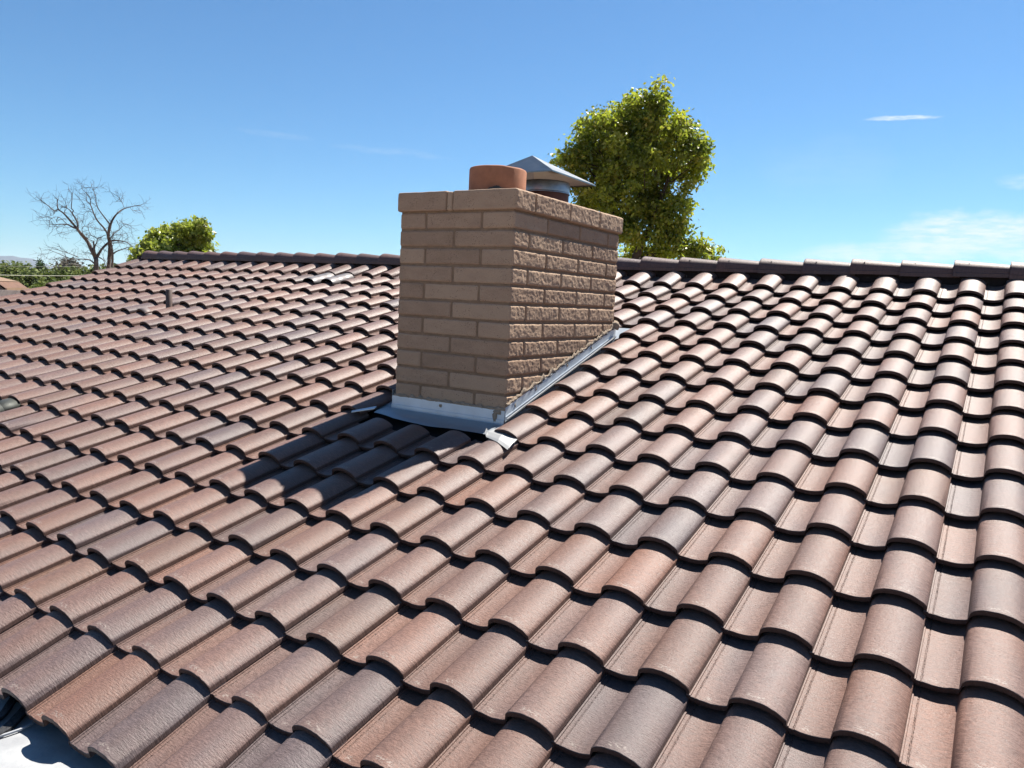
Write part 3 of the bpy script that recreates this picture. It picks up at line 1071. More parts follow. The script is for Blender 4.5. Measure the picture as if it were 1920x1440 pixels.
blob((CX1 - 0.060, YF - 0.002, 0.692), (0, -1, 0), 0.016, 0.036, 0.006, 2)
blob((CX1 - 0.045, YF - 0.002, 0.722), (0, -1, 0), 0.030, 0.014, 0.006, 5)
blob((-1.57, YF - 0.001, 0.712), (0, -1, 0), 0.014, 0.010, 0.004, 8)
for (yy, hh, a_, b_) in ((2.235, .035, .006, .014), (2.47, .040, .006, .013), (2.86, .042, .010, .010), (3.2, .04, .008, .01)):
    blob((CX1 + 0.017, yy, yy * ts_ + hh), (1, 0, 0), a_, b_, 0.004, yy * 7)
# lump of mortar at the top end of the side flashing
blob((CX1 + 0.02, CY1 - 0.005, CY1 * ts_ + 0.075), (1, -0.3, .5), 0.028, 0.035, 0.03, 11)

# loose piece of bent white metal at the front right corner
def bent():
    mb_ = MB()
    def rp(u, v, h): return Vector(R2W(u * P, v * EX, h))
    # pan, with an upturned front-left tab and right lip
    rows = [[(-3.56, 6.20, .010), (-3.30, 6.24, .000), (-3.05, 6.20, -.012)],
            [(-3.60, 5.92, .024), (-3.28, 5.88, .020), (-2.95, 5.80, .000)],
            [(-3.57, 5.82, .022), (-3.24, 5.76, .018), (-2.93, 5.68, -.002)],
            [(-3.53, 5.77, .018), (-3.22, 5.69, .014), (-2.93, 5.60, -.006)]]
    for r_ in rows:
        for q_ in r_: mb_.v.append(tuple(rp(*q_)))
    for j in range(3):
        for k in range(2):
            a = j * 3 + k; mb_.f.append((a, a + 3, a + 4, a + 1))
    b = len(mb_.v)
    for q_ in ((-3.60, 5.92, .024), (-3.54, 5.78, .018), (-3.56, 5.78, .042), (-3.62, 5.91, .046)): mb_.v.append(tuple(rp(*q_)))
    mb_.f.append((b, b + 1, b + 2, b + 3))
    b = len(mb_.v)
    for q_ in ((-2.93, 5.60, -.006), (-2.95, 5.80, .000), (-2.93, 5.80, .012), (-2.91, 5.61, .006)): mb_.v.append(tuple(rp(*q_)))
    mb_.f.append((b, b + 1, b + 2, b + 3))
    o = mb_.build('corner_flashing', M_WHITEF, chimney)
    md = o.modifiers.new('t', 'SOLIDIFY'); md.thickness = 0.0015
    return o


bent()

# ------------------------------------------------------------------ roof fittings
# pipe vent
pv = empty('vent_pipe', house)
mb = MB()
pr_ = 0.033
mb.lathe([(pr_, 0.95), (pr_, 1.311), (pr_ - .004, 1.314), (pr_ - .006, 1.310), (pr_ - .006, 1.0)], -6.320, 3.43, 20)
mb.build('pipe', M_PIPE, pv, True)


def sheet_on_tiles(name, c0, c1, v0, v1, lift, mt, parent, row, seg=None, drop=True, thick=0.002):
    """sheet pressed over the tile profile, columns c0..c1 (in tile units)"""
    mb_ = MB()
    us = []
    u = c0
    while u < c1: us.append(u); u += 0.035
    us.append(c1)
    px_ = np.array([q_[0] for q_ in PROF]); pz_ = np.array([q_[1] for q_ in PROF])
    vs = [v0, v0 + 0.004, (v0 + v1) / 2, v1]
    for v in vs:
        for u in us:
            x = (u - math.floor(u)) * P
            z = float(np.interp(x, px_, pz_))
            mb_.v.append(R2W(u * P, v * EX, z + lift - 0.038 * (v - row) - (0.004 if v == v0 and drop else 0)))
    n_ = len(us)
    for j in range(len(vs) - 1):
        for k in range(n_ - 1):
            a = j * n_ + k; mb_.f.append((a, a + 1, a + n_ + 1, a + n_))
    o = mb_.build(name, mt, parent, True)
    md = o.modifiers.new('t', 'SOLIDIFY'); md.thickness = thick; md.offset = -1
    return o


sheet_on_tiles('pipe_flashing', -22.45, -21.62, 9.975, 10.22, 0.005, M_FLASHD, pv, 10)


def attic_vent(name, c, row, mt, humps=1):
    """one roll-shaped metal louvre vent made of three lapped hoods"""
    e = empty(name, house)
    for k in range(3):
        v0, v1 = row - 0.02 + k * 0.335, row + (k + 1) * 0.335 + 0.02
        mb_ = MB(); pts = []
        for q_ in range(0, 17):
            a = math.pi * q_ / 16
            x = 0.203 - 0.096 * math.cos(a); z = -0.020 + 0.068 * math.sin(a) ** 0.8
            pts.append((x, z))
        for v, dz in ((v0, -.002), (v0 + .02, 0), (v1, 0.001)):
            for x, z in pts:
                mb_.v.append(R2W((c - 1) * P + x, v * EX, z + dz + 0.0015 * k - 0.030 * (v - row)))
        n_ = len(pts)
        for j in range(2):
            for i2 in range(n_ - 1):
                a = j * n_ + i2; mb_.f.append((a, a + 1, a + n_ + 1, a + n_))
        o = mb_.build('hood', mt, e, True)
        md = o.modifiers.new('t', 'SOLIDIFY'); md.thickness = 0.003; md.offset = -1
    return e


v_a = attic_vent('attic_vent', -18, 14, M_VENT); v_b = attic_vent('attic_vent', -17, 14, M_VENT)
v_c = attic_vent('attic_vent', -17, 3, M_VENTG)
v_c['label'] = 'weathered dull green vent hood'
for e_, c_, r_, mt_ in ((v_a, -18, 14, M_VENTG), (v_b, -17, 14, M_VENTG), (v_c, -17, 3, M_VENTG)):
    mb = MB()
    q0, q1 = (c_ - 1) * P + 0.002, (c_ - 1) * P + 0.29
    mb.add([R2W(q0, r_ * EX + .03, -.036), R2W(q1, r_ * EX + .03, -.036), R2W(q1, (r_ + 1.05) * EX, -.06), R2W(q0, (r_ + 1.05) * EX, -.06)], [(0, 1, 2, 3)])
    mb.build('base_plate', mt_, e_)

# dark curved strips lying on the white roof below the eave
def strip(name, pts, width, z, mt, h=0.012):
    mb_ = MB(); pts = [Vector((x, y, 0)) for x, y in pts]
    dense = []
    for k in range(len(pts) - 1):
        p0 = pts[max(k - 1, 0)]; p1 = pts[k]; p2 = pts[k + 1]; p3 = pts[min(k + 2, len(pts) - 1)]
        for s_ in range(8):
            t_ = s_ / 8
            dense.append(0.5 * ((2 * p1) + (p2 - p0) * t_ + (2 * p0 - 5 * p1 + 4 * p2 - p3) * t_ * t_ + (3 * p1 - p0 - 3 * p2 + p3) * t_ ** 3))
    dense.append(pts[-1])
    for k, q_ in enumerate(dense):
        d_ = (dense[min(k + 1, len(dense) - 1)] - dense[max(k - 1, 0)]).normalized()
        n_ = Vector((-d_.y, d_.x, 0)) * width / 2
        for o_, zz in ((n_, 0), (n_, h), (-n_, h), (-n_, 0)):
            mb_.v.append((q_.x + o_.x, q_.y + o_.y, z + zz))
    for k in range(len(dense) - 1):
        for j in range(4):
            a = k * 4 + j; a2 = k * 4 + (j + 1) % 4
            mb_.f.append((a, a + 4, a2 + 4, a2))
    mb_.f.append((0, 1, 2, 3)); e = (len(dense) - 1) * 4; mb_.f.append((e + 3, e + 2, e + 1, e))
    return mb_.build(name, mt, None)


def on_z(px, py, z):
    d_ = ray(px, py); q_ = CW + d_ * ((z - CW[2]) / d_[2]); return (q_[0], q_[1])


ZS = FR_Z + 0.006
s1 = strip('rubber_strip', [on_z(x, y, ZS) for x, y in ((62, 1262), (40, 1295), (21, 1320), (10, 1337), (0, 1347), (-30, 1366), (-80, 1380))], 0.026, ZS, M_TAR)
tag(s1, 'dark curved strip on the white lower roof, deepest under the tile eave', 'rubber strip', 'dark strips on the white lower roof')
s2 = strip('rubber_strip', [on_z(x, y, ZS) for x, y in ((80, 1290), (60, 1318), (39, 1342), (24, 1358), (5, 1374), (-30, 1390), (-80, 1402))], 0.034, ZS, M_TAR)
tag(s2, 'widest dark curved strip on the white lower roof, crossing the middle below the eave', 'rubber strip', 'dark strips on the white lower roof')
s3 = strip('cable', [on_z(x, y, ZS) for x, y in ((62, 1357.5), (60, 1358), (44, 1367), (28, 1373), (0, 1382), (-40, 1392))], 0.008, ZS, simple('grey_cable', (0.30, 0.31, 0.33), 0.5), 0.007)
tag(s3, 'thin grey line running over the white lower roof beside the dark strips', 'cable')


# ------------------------------------------------------------------ vegetation
def leaves(name, centers, normals_bias, size, mt, parent, n_per, spread, aspect=0.45, hue=None, droop=0.6, seed_=1):
    """many small bent leaves round given points"""
    g = np.random.default_rng(seed_)
    C = np.repeat(np.array(centers), n_per, axis=0)
    N = len(C)
    C = C + g.normal(0, spread, (N, 3))
    az = g.uniform(0, 2 * np.pi, N)
    el = g.normal(-droop, 0.45, N)
    dirs = np.stack([np.cos(az) * np.cos(el), np.sin(az) * np.cos(el), np.sin(el)], 1)
    rnd = g.normal(0, 1, (N, 3)); side = np.cross(dirs, rnd); side /= np.linalg.norm(side, axis=1)[:, None] + 1e-9
    nrm = np.cross(dirs, side)
    L = size * g.uniform(0.6, 1.25, N)[:, None]; Wd = L * aspect
    p0 = C; p1 = C + dirs * L * 0.45 + side * Wd * 0.5 + nrm * L * 0.06
    p2 = C + dirs * L; p3 = C + dirs * L * 0.45 - side * Wd * 0.5 + nrm * L * 0.06
    V = np.stack([p0, p1, p2, p3], 1).reshape(-1, 3)
    me = bpy.data.meshes.new(name)
    me.vertices.add(4 * N); me.vertices.foreach_set('co', V.astype(np.float32).ravel())
    me.loops.add(6 * N)
    b = (np.arange(N) * 4)[:, None]
    idx = (b + np.array([0, 1, 2, 0, 2, 3])[None, :]).ravel()
    me.loops.foreach_set('vertex_index', idx.astype(np.int32))
    me.polygons.add(2 * N)
    me.polygons.foreach_set('loop_start', (np.arange(2 * N) * 3).astype(np.int32))
    me.materials.append(mt)
    ca = me.attributes.new('tile', 'FLOAT_COLOR', 'POINT')
    h = g.uniform(0, 1, N) if hue is None else np.clip(np.repeat(np.array(hue), n_per) + g.normal(0, 0.18, N), 0, 1)
    cc = np.ones((N, 4, 4), dtype=np.float32); cc[:, :, 0] = h[:, None]
    ca.data.foreach_set('color', cc.ravel())
    me.update(); me.validate()
    o = bpy.data.objects.new(name, me); COL.objects.link(o); o.parent = parent
    return o


def lobes_to_points(lobes, dist, n_total, seed_=1, depth=1.0, shell=0.55):
    """lobes as (px, py, r_px); points through each lobe's volume, thick towards its shell"""
    g = np.random.default_rng(seed_)
    wts = np.array([l_[2] ** 2 for l_ in lobes], float); wts /= wts.sum()
    pts, hue = [], []
    for l_, wt_ in zip(lobes, wts):
        k = int(round(n_total * wt_))
        dz = g.uniform(-.35, .35) * depth * 2
        c = np.array(at(l_[0], l_[1], dist + dz)); R_ = l_[2] / FPX * dist
        v = g.normal(0, 1, (k, 3)); v /= np.linalg.norm(v, axis=1)[:, None]
        rr = g.uniform(0, 1, k) ** shell
        q_ = c + v * (rr * R_)[:, None] * np.array([1, 1, 0.95])
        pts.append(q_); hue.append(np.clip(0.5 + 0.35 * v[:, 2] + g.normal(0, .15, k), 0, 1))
    return np.concatenate(pts), np.concatenate(hue)


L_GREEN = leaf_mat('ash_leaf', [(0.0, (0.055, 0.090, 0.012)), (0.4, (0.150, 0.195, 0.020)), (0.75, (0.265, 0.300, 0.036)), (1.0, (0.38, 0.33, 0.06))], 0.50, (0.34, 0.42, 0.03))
L_YEL = leaf_mat('pale_leaf', [(0.0, (0.07, 0.10, 0.015)), (0.5, (0.20, 0.25, 0.035)), (1.0, (0.34, 0.36, 0.08))], 0.42, (0.42, 0.50, 0.04))
L_DARK = leaf_mat('dark_leaf', [(0.0, (0.022, 0.040, 0.014)), (0.5, (0.055, 0.085, 0.022)), (1.0, (0.110, 0.130, 0.035))], 0.25, (0.14, 0.20, 0.03), 0.7, 0.15)
L_OLIVE = leaf_mat('olive_leaf', [(0.0, (0.04, 0.06, 0.022)), (0.5, (0.085, 0.115, 0.040)), (1.0, (0.15, 0.17, 0.06))], 0.25, (0.18, 0.24, 0.05), 0.7, 0.15)
L_GREY = leaf_mat('grey_leaf', [(0.0, (0.05, 0.055, 0.045)), (0.5, (0.10, 0.10, 0.085)), (1.0, (0.15, 0.14, 0.12))], 0.2, (0.15, 0.15, 0.10), 0.7, 0.15)
L_PINE = leaf_mat('needle', [(0.0, (0.012, 0.028, 0.014)), (0.5, (0.028, 0.055, 0.024)), (1.0, (0.05, 0.085, 0.035))], 0.15, (0.06, 0.10, 0.03), 0.7, 0.15)
L_STRAW = leaf_mat('straw', [(0.0, (0.16, 0.17, 0.06)), (0.5, (0.28, 0.26, 0.12)), (1.0, (0.42, 0.37, 0.22))], 0.3, (0.35, 0.34, 0.14))


WS = 1.0


def limb(mb_, pxs, dist, w0, w1, seed_=0, dep=0.3, n=6):
    """limb through pixel positions at a distance, wandering in depth; returns world points"""
    k = len(pxs); out = []
    for i_, (x, y) in enumerate(pxs):
        dd = dist + dep * (noise.noise(Vector((i_ * 0.7, seed_ * 3.3, 0))) * 2)
        out.append(at(x, y, dd))
    # smooth resample
    res = []
    for i_ in range(k - 1):
        p0, p1, p2, p3 = out[max(i_ - 1, 0)], out[i_], out[i_ + 1], out[min(i_ + 2, k - 1)]
        for s_ in range(3):
            t_ = s_ / 3
            res.append(0.5 * ((2 * p1) + (p2 - p0) * t_ + (2 * p0 - 5 * p1 + 4 * p2 - p3) * t_ * t_ + (3 * p1 - p0 - 3 * p2 + p3) * t_ ** 3))
    res.append(out[-1])
    m_ = len(res)
    mb_.tube(res, [(w0 + (w1 - w0) * (i_ / (m_ - 1))) * WS for i_ in range(m_)], n)
    return res


# --- big tree behind the ridge
big = empty('leafy_tree')
BD = 21.0
big.location = at(1215, 640, BD)
bi = big.location.copy(); big.location = (0, 0, 0)
tag(big, 'tall bright green leafy tree behind the chimney, its rounded crown topping everything in the photo', 'tree')
lob = [(1233, 182, 26), (1208, 212, 40), (1170, 225, 38), (1135, 240, 36), (1102, 248, 24), (1092, 275, 30), (1068, 300, 26), (1075, 330, 26),
       (1130, 300, 55), (1190, 290, 66), (1243, 262, 44), (1262, 232, 24), (1290, 252, 30), (1306, 285, 25), (1318, 268, 14), (1300, 315, 20), (1255, 315, 42), (1215, 350, 46),
       (1150, 360, 46), (1105, 370, 32), (1180, 400, 36), (1225, 395, 34), (1262, 380, 22), (1285, 388, 14), (1248, 430, 34), (1278, 425, 20), (1180, 440, 26), (1230, 470, 34),
       (1275, 462, 28), (1310, 470, 22), (1338, 478, 17), (1190, 480, 26), (1150, 430, 20), (1290, 350, 12), (1316, 300, 10)]
ptsb, hb_ = lobes_to_points(lob, BD, 1000, 3, 0.9, 0.55)
mb = MB()
limb(mb, [(1150, 900), (1150, 640), (1152, 520), (1145, 470), (1147, 420), (1152, 370), (1170, 310), (1195, 250)], BD, 0.21, 0.05, 1, 0.1, 8)
limb(mb, [(1150, 640), (1175, 540), (1190, 490), (1205, 450), (1222, 420), (1240, 370), (1262, 310)], BD, 0.16, 0.03, 2, 0.15, 8)
limb(mb, [(1147, 430), (1120, 380), (1095, 330), (1075, 300)], BD, 0.07, 0.02, 3, 0.2)
limb(mb, [(1205, 450), (1240, 430), (1275, 415), (1295, 390)], BD, 0.05, 0.015, 4, 0.2)
limb(mb, [(1190, 490), (1230, 475), (1290, 465), (1335, 475)], BD, 0.06, 0.015, 5, 0.2)
limb(mb, [(1152, 370), (1180, 330), (1225, 290), (1290, 265)], BD, 0.06, 0.015, 6, 0.2)
for q_ in range(150):
    c_ = Vector(ptsb[random.randrange(len(ptsb))]); ax = at(1180 + random.uniform(-20, 40), 380 + random.uniform(-60, 60), BD)
    a_ = c_.lerp(ax, 0.35)
    mb.tube([a_, (a_ + c_) / 2 + Vector((0, 0, .05)), c_], [0.016, 0.011, 0.004], 4, False)
mb.build('trunk', M_BARKD, big, True)
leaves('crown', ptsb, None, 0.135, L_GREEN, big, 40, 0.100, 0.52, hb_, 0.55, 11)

# --- yellow-green tree behind the left end of the ridge
yt = empty('leafy_tree')
tag(yt, 'low yellow green rounded tree behind the left end of the ridge', 'tree')
YD = 15.0
lob = [(270, 478, 16), (262, 492, 14), (285, 458, 18), (300, 445, 16), (318, 440, 17), (345, 432, 18), (368, 424, 14), (378, 438, 16), (382, 460, 15), (360, 458, 24),
       (330, 465, 26), (302, 472, 22), (280, 492, 20), (345, 490, 26), (375, 482, 18), (312, 495, 24), (374, 417, 8), (388, 476, 9)]
pts_, h_ = lobes_to_points(lob, YD, 420, 5, 0.5, 0.6)
mb = MB()
limb(mb, [(325, 900), (325, 600), (328, 500), (335, 460), (350, 430)], YD, 0.09, 0.02, 1, 0.05)
limb(mb, [(325, 540), (300, 490), (280, 465)], YD, 0.05, 0.012, 2, 0.1)
limb(mb, [(325, 560), (355, 500), (372, 450)], YD, 0.05, 0.012, 3, 0.1)
mb.build('trunk', M_BARKD, yt, True)
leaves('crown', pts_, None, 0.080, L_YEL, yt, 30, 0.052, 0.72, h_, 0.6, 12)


# --- bare tree
def Z3(*p): return [(60 + x * 0.118, 330 + y * 0.118) for x, y in p]


bare = empty('bare_tree')
tag(bare, 'leafless grey tree with two spreading trunks at the far left', 'tree')
DD = 42.0
WS = 0.80
LM = [  # (points, r0, r1)
    (Z3((1025, 3200), (1030, 2200), (1020, 1440), (1012, 1300), (960, 1200), (880, 1040), (780, 920), (720, 840)), .17, .075),
    (Z3((720, 840), (660, 770), (600, 700), (500, 590), (420, 530), (400, 440), (400, 370), (350, 345)), .075, .012),
    (Z3((420, 530), (350, 550), (270, 480), (150, 400), (50, 380)), .035, .008),
    (Z3((150, 400), (140, 360), (160, 325)), .012, .006),
    (Z3((350, 550), (350, 600), (300, 630), (160, 665)), .02, .006),
    (Z3((720, 840), (640, 810), (560, 770), (460, 765), (380, 770), (240, 775)), .06, .008),
    (Z3((400, 740), (390, 700), (440, 660), (560, 770)), .02, .02),
    (Z3((440, 660), (380, 650), (300, 680), (280, 720)), .014, .005),
    (Z3((460, 765), (400, 810), (390, 860), (430, 930)), .018, .005),
    (Z3((400, 770), (340, 810), (240, 800)), .014, .005),
    (Z3((730, 835), (725, 740), (700, 690), (640, 590), (660, 550), (625, 500), (640, 300), (600, 240), (580, 190)), .05, .010),
    (Z3((640, 590), (600, 540), (560, 510), (535, 430), (530, 370)), .03, .006),
    (Z3((560, 510), (500, 500), (480, 460)), .018, .005),
    (Z3((510, 590), (530, 540), (560, 515)), .02, .014),
    (Z3((1020, 1290), (990, 1200), (985, 1120), (980, 1060), (985, 1035)), .08, .03),
    (Z3((990, 1180), (1005, 1100), (1030, 1060), (1040, 1000), (1090, 980), (1130, 950), (1190, 935)), .04, .014),
    (Z3((1040, 1000), (1000, 970), (930, 930), (890, 820), (910, 740), (980, 690)), .026, .006),
    (Z3((985, 1035), (900, 1010), (870, 960), (855, 900)), .02, .006),
    (Z3((890, 1000), (820, 930), (795, 850), (820, 800), (890, 810), (1000, 830), (1120, 870)), .02, .006),
    (Z3((1030, 1300), (1060, 1240), (1110, 1160), (1200, 1070), (1280, 1025), (1400, 1030), (1500, 1050), (1560, 1100), (1600, 1120)), .09, .010),
    (Z3((1200, 1080), (1300, 1065), (1420, 1065), (1520, 1085)), .035, .008),
    (Z3((1215, 3200), (1225, 2200), (1222, 1440), (1238, 1200), (1232, 1050), (1212, 960), (1228, 840), (1260, 740), (1290, 680), (1350, 600), (1440, 530), (1560, 492), (1700, 462)), .15, .012),
    (Z3((1275, 1440), (1280, 1250), (1262, 1100), (1240, 1010)), .07, .05),
    (Z3((1212, 960), (1190, 900), (1130, 810), (1040, 710), (980, 590), (930, 460), (870, 400), (870, 350)), .065, .012),
    (Z3((930, 460), (925, 350), (870, 280), (800, 210), (780, 130)), .025, .006),
    (Z3((870, 400), (820, 380), (760, 372)), .014, .005),
    (Z3((980, 590), (920, 560), (850, 580), (820, 630)), .016, .005),
    (Z3((960, 540), (900, 520), (820, 500)), .014, .005),
    (Z3((1240, 770), (1170, 680), (1060, 530), (1020, 430), (1012, 320), (960, 190), (930, 90)), .045, .007),
    (Z3((1020, 480), (960, 430), (925, 380)), .016, .006),
    (Z3((950, 180), (880, 190), (830, 215)), .012, .005),
    (Z3((970, 190), (1030, 175)), .010, .005),
    (Z3((1470, 520), (1440, 440), (1400, 370), (1360, 320)), .02, .005),
    (Z3((1420, 410), (1350, 405), (1320, 420)), .010, .004),
    (Z3((1560, 492), (1590, 540), (1680, 550), (1740, 560)), .014, .005),
    (Z3((1640, 480), (1740, 460), (1790, 420)), .012, .004),
    (Z3((1240, 1000), (1290, 930), (1390, 850), (1480, 770), (1570, 800)), .035, .008),
    (Z3((1340, 700), (1380, 780), (1420, 840), (1500, 900)), .018, .005),
    (Z3((1390, 700), (1430, 740), (1480, 770)), .014, .006),
    (Z3((1280, 1000), (1280, 920), (1330, 880), (1390, 850)), .018, .01),
    (Z3((1290, 940), (1400, 935), (1500, 960)), .014, .005),
    (Z3((1275, 1250), (1340, 1200), (1450, 1160), (1560, 1130), (1670, 1120)), .05, .010),
    (Z3((1450, 1160), (1560, 1180), (1600, 1260)), .014, .005),
    (Z3((1010, 1410), (930, 1340), (860, 1325), (780, 1320), (620, 1325), (540, 1350), (480, 1390)), .05, .010),
    (Z3((780, 1320), (600, 1310), (440, 1240), (340, 1200), (240, 1155)), .030, .006),
    (Z3((740, 1290), (640, 1250), (560, 1220), (450, 1190), (380, 1150), (340, 1130)), .022, .006),
    (Z3((560, 1305), (460, 1300), (400, 1310), (340, 1340)), .014, .005),
    (Z3((340, 1200), (260, 1230), (160, 1245)), .010, .004),
    (Z3((960, 1250), (900, 1220), (830, 1235)), .02, .006),
    (Z3((1060, 1290), (1130, 1330), (1160, 1400), (1180, 1450)), .035, .012),
    (Z3((1230, 1440), (1180, 1380), (1130, 1290), (1150, 1200)), .02, .006),
    (Z3((1440, 1430), (1500, 1370), (1590, 1290)), .012, .005),
]
mb = MB(); tw = MB()
for i_, (pp, r0, r1) in enumerate(LM):
    res = limb(mb, pp, DD, r0, r1, i_, 0.25, 6 if r0 > 0.04 else 4)
    # random twigs
    nt_ = max(2, int(len(res) * (0.9 if r0 < 0.1 else 0.35) * 0.5))
    for k in range(nt_):
        j = random.randrange(1, len(res)) if r0 < 0.1 else random.randrange(len(res) // 2, len(res))
        q_ = res[j]
        if q_.z < 0.6: continue
        d_ = (res[j] - res[j - 1]).normalized()
        for gen in range(random.choice((1, 2, 2))):
            v_ = Vector((random.gauss(0, 1), random.gauss(0, 1), random.gauss(0.15, 1))).normalized()
            dd_ = (d_ * 0.7 + v_).normalized(); L_ = random.uniform(0.25, 0.75)
            a1 = q_ + dd_ * L_ * 0.5; a2 = a1 + (dd_ + Vector((random.gauss(0, .4), random.gauss(0, .4), random.gauss(0, .4)))).normalized() * L_ * 0.5
            tw.tube([q_, a1, a2], [0.008, 0.006, 0.003], 3, False)
            for b_ in range(2):
                s_ = a1.lerp(a2, random.random()); e_ = s_ + (dd_ + Vector((random.gauss(0, .8), random.gauss(0, .8), random.gauss(0, .8)))).normalized() * L_ * random.uniform(.3, .6)
                tw.tube([s_, e_], [0.005, 0.0025], 3, False)
mb.build('trunk', M_DRY_T if 'M_DRY_T' in globals() else M_BARK, bare, True)
tw.build('twigs', M_DRY, bare)


WS = 1.0
# --- far background on the left
def blob_tree(name, label, lobes, dist, n, size, mt, sp, per=8, group=None, trunk=None, cat='tree', dep=2.0, aspect=0.6, droop=0.2, shell=0.6):
    e = empty(name); tag(e, label, cat, group)
    dy_ = 7 if (cat == 'bush' or name == 'dense_tree') else 2
    lobes = [(a, b + dy_, c) for a, b, c in lobes]
    p_, h_ = lobes_to_points(lobes, dist, n, int(abs(dist * 7 + lobes[0][0])), dep, shell)
    leaves('crown' if cat == 'tree' else 'foliage', p_, None, size, mt, e, per, sp, aspect, h_, droop, int(abs(lobes[0][0])) + 5)
    mb_ = MB()
    cx = sum(l_[0] for l_ in lobes) / len(lobes); cy = max(l_[1] for l_ in lobes)
    base = at(cx, 520, dist); base.z = GZ
    top = at(cx, min(l_[1] for l_ in lobes) + 6, dist)
    rr = (0.006 if cat == 'tree' else 0.002) * dist * 0.35
    mb_.tube([base, base.lerp(top, .5) + Vector((.1, .05, 0)), top], [rr, rr * .7, rr * .25], 6)
    for l_ in lobes:
        mb_.tube([base.lerp(top, .35), at(l_[0], l_[1], dist)], [rr * .4, rr * .12], 4)
    mb_.build('trunk' if cat == 'tree' else 'stems', M_BARKD, e, True)
    return e


blob_tree('dense_tree', 'wide dark olive green tree at the left edge, above the brown shed', [(-40, 512, 22), (-12, 510, 20), (8, 506, 14), (22, 504, 13), (36, 505, 13), (48, 504, 11), (53, 516, 10), (40, 518, 14), (24, 520, 16), (5, 522, 18), (-20, 525, 20), (45, 530, 12)], 75, 1100, 0.34, L_OLIVE, 0.24, 10)
cn = [(74, 488, 1.5), (74.5, 491, 2.5), (75, 495, 3.5), (76, 500, 5), (77, 505, 6), (78, 511, 8), (80, 518, 10), (79, 526, 11)]
blob_tree('conifer', 'narrow dark conifer standing between the wide olive tree and the bare tree', cn, 95, 420, 0.28, L_PINE, 0.13, 12, droop=-0.1, aspect=0.3)
blob_tree('grey_tree', 'round grey leaved tree behind the left trunk of the bare tree', [(122, 500, 9), (132, 497, 9), (140, 504, 7), (118, 508, 8), (130, 510, 10)], 110, 300, 0.45, L_GREY, 0.35, 8)
blob_tree('shrub', 'olive green bush left of the conifer, just above the shed roof', [(58, 518, 10), (70, 526, 12), (48, 540, 10), (64, 538, 12)], 66, 260, 0.34, L_OLIVE, 0.26, 8, 'bushes beyond the roof', cat='bush')
blob_tree('shrub', 'small green bush right of the conifer', [(93, 512, 8), (103, 514, 8), (88, 524, 10), (104, 526, 11), (96, 536, 12)], 70, 300, 0.32, L_OLIVE, 0.26, 8, 'bushes beyond the roof', cat='bush')
blob_tree('shrub', 'bright green bush in front of the grey tree', [(118, 518, 10), (134, 516, 11), (148, 514, 10), (126, 530, 12), (145, 528, 12)], 62, 380, 0.30, L_DARK, 0.24, 9, 'bushes beyond the roof', cat='bush')
blob_tree('shrub', 'grey green bush at the foot of the bare tree', [(165, 512, 11), (180, 510, 11), (170, 522, 12), (196, 510, 10), (158, 528, 12)], 58, 380, 0.28, L_OLIVE, 0.22, 9, 'bushes beyond the roof', cat='bush')
blob_tree('shrub', 'dim green bush touching the left edge of the tile roof, right of the bare tree', [(212, 506, 9), (226, 505, 8), (240, 503, 8), (218, 514, 10), (238, 512, 9)], 60, 280, 0.26, L_OLIVE, 0.2, 9, 'bushes beyond the roof', cat='bush')
blob_tree('shrub', 'low dark bush below the power line, right of the shed', [(66, 548, 11), (84, 545, 12), (102, 542, 12), (120, 538, 12), (78, 556, 8), (100, 552, 8)], 50, 420, 0.26, L_DARK, 0.2, 9, 'bushes beyond the roof', cat='bush')
blob_tree('shrub', 'leaning pale green bush just above the tile edge below the bare tree', [(134, 536, 11), (150, 532, 11), (120, 544, 8), (165, 526, 9)], 46, 320, 0.22, L_OLIVE, 0.18, 9, 'bushes beyond the roof', cat='bush')

# distant tree line as one mass
g = np.random.default_rng(4)
pts_ = []
for k in range(2200):
    a_ = g.uniform(-700, 2600); dd_ = g.uniform(230, 420)
    hgt = 1.0 + 3.4 * (0.5 + 0.5 * noise.noise(Vector((a_ * 0.006, dd_ * .01, 0))))
    q_ = at(a_, 540, dd_); pts_.append((q_.x, q_.y, GZ + g.uniform(0, 1) * hgt))
tl_ = leaves('tree_line', pts_, None, 1.6, L_OLIVE, None, 7, 1.1, 0.7, g.uniform(0, 1, 2200), 0.1, 31)
tag(tl_, 'low far off line of green treetops along the horizon', 'tree line', kind='stuff')

# dry grass by the shed
pts_ = []
for k in range(900):
    a_ = g.uniform(-40, 62); q_ = at(a_, 560, g.uniform(30, 40)); pts_.append((q_.x, q_.y, 0.0))
pts_ = np.array(pts_)
pts_[:, 2] = GZ + g.uniform(0.2, 1, 900) * (1.75 + 0.5 * g.uniform(-1, 1, 900))
gr_ = leaves('dry_grass', pts_, None, 0.34, L_STRAW, None, 8, 0.14, 0.10, g.uniform(0, 1, 900), -1.1, 33)
tag(gr_, 'pale straw coloured brush in front of the brown shed', 'dry brush', kind='stuff')

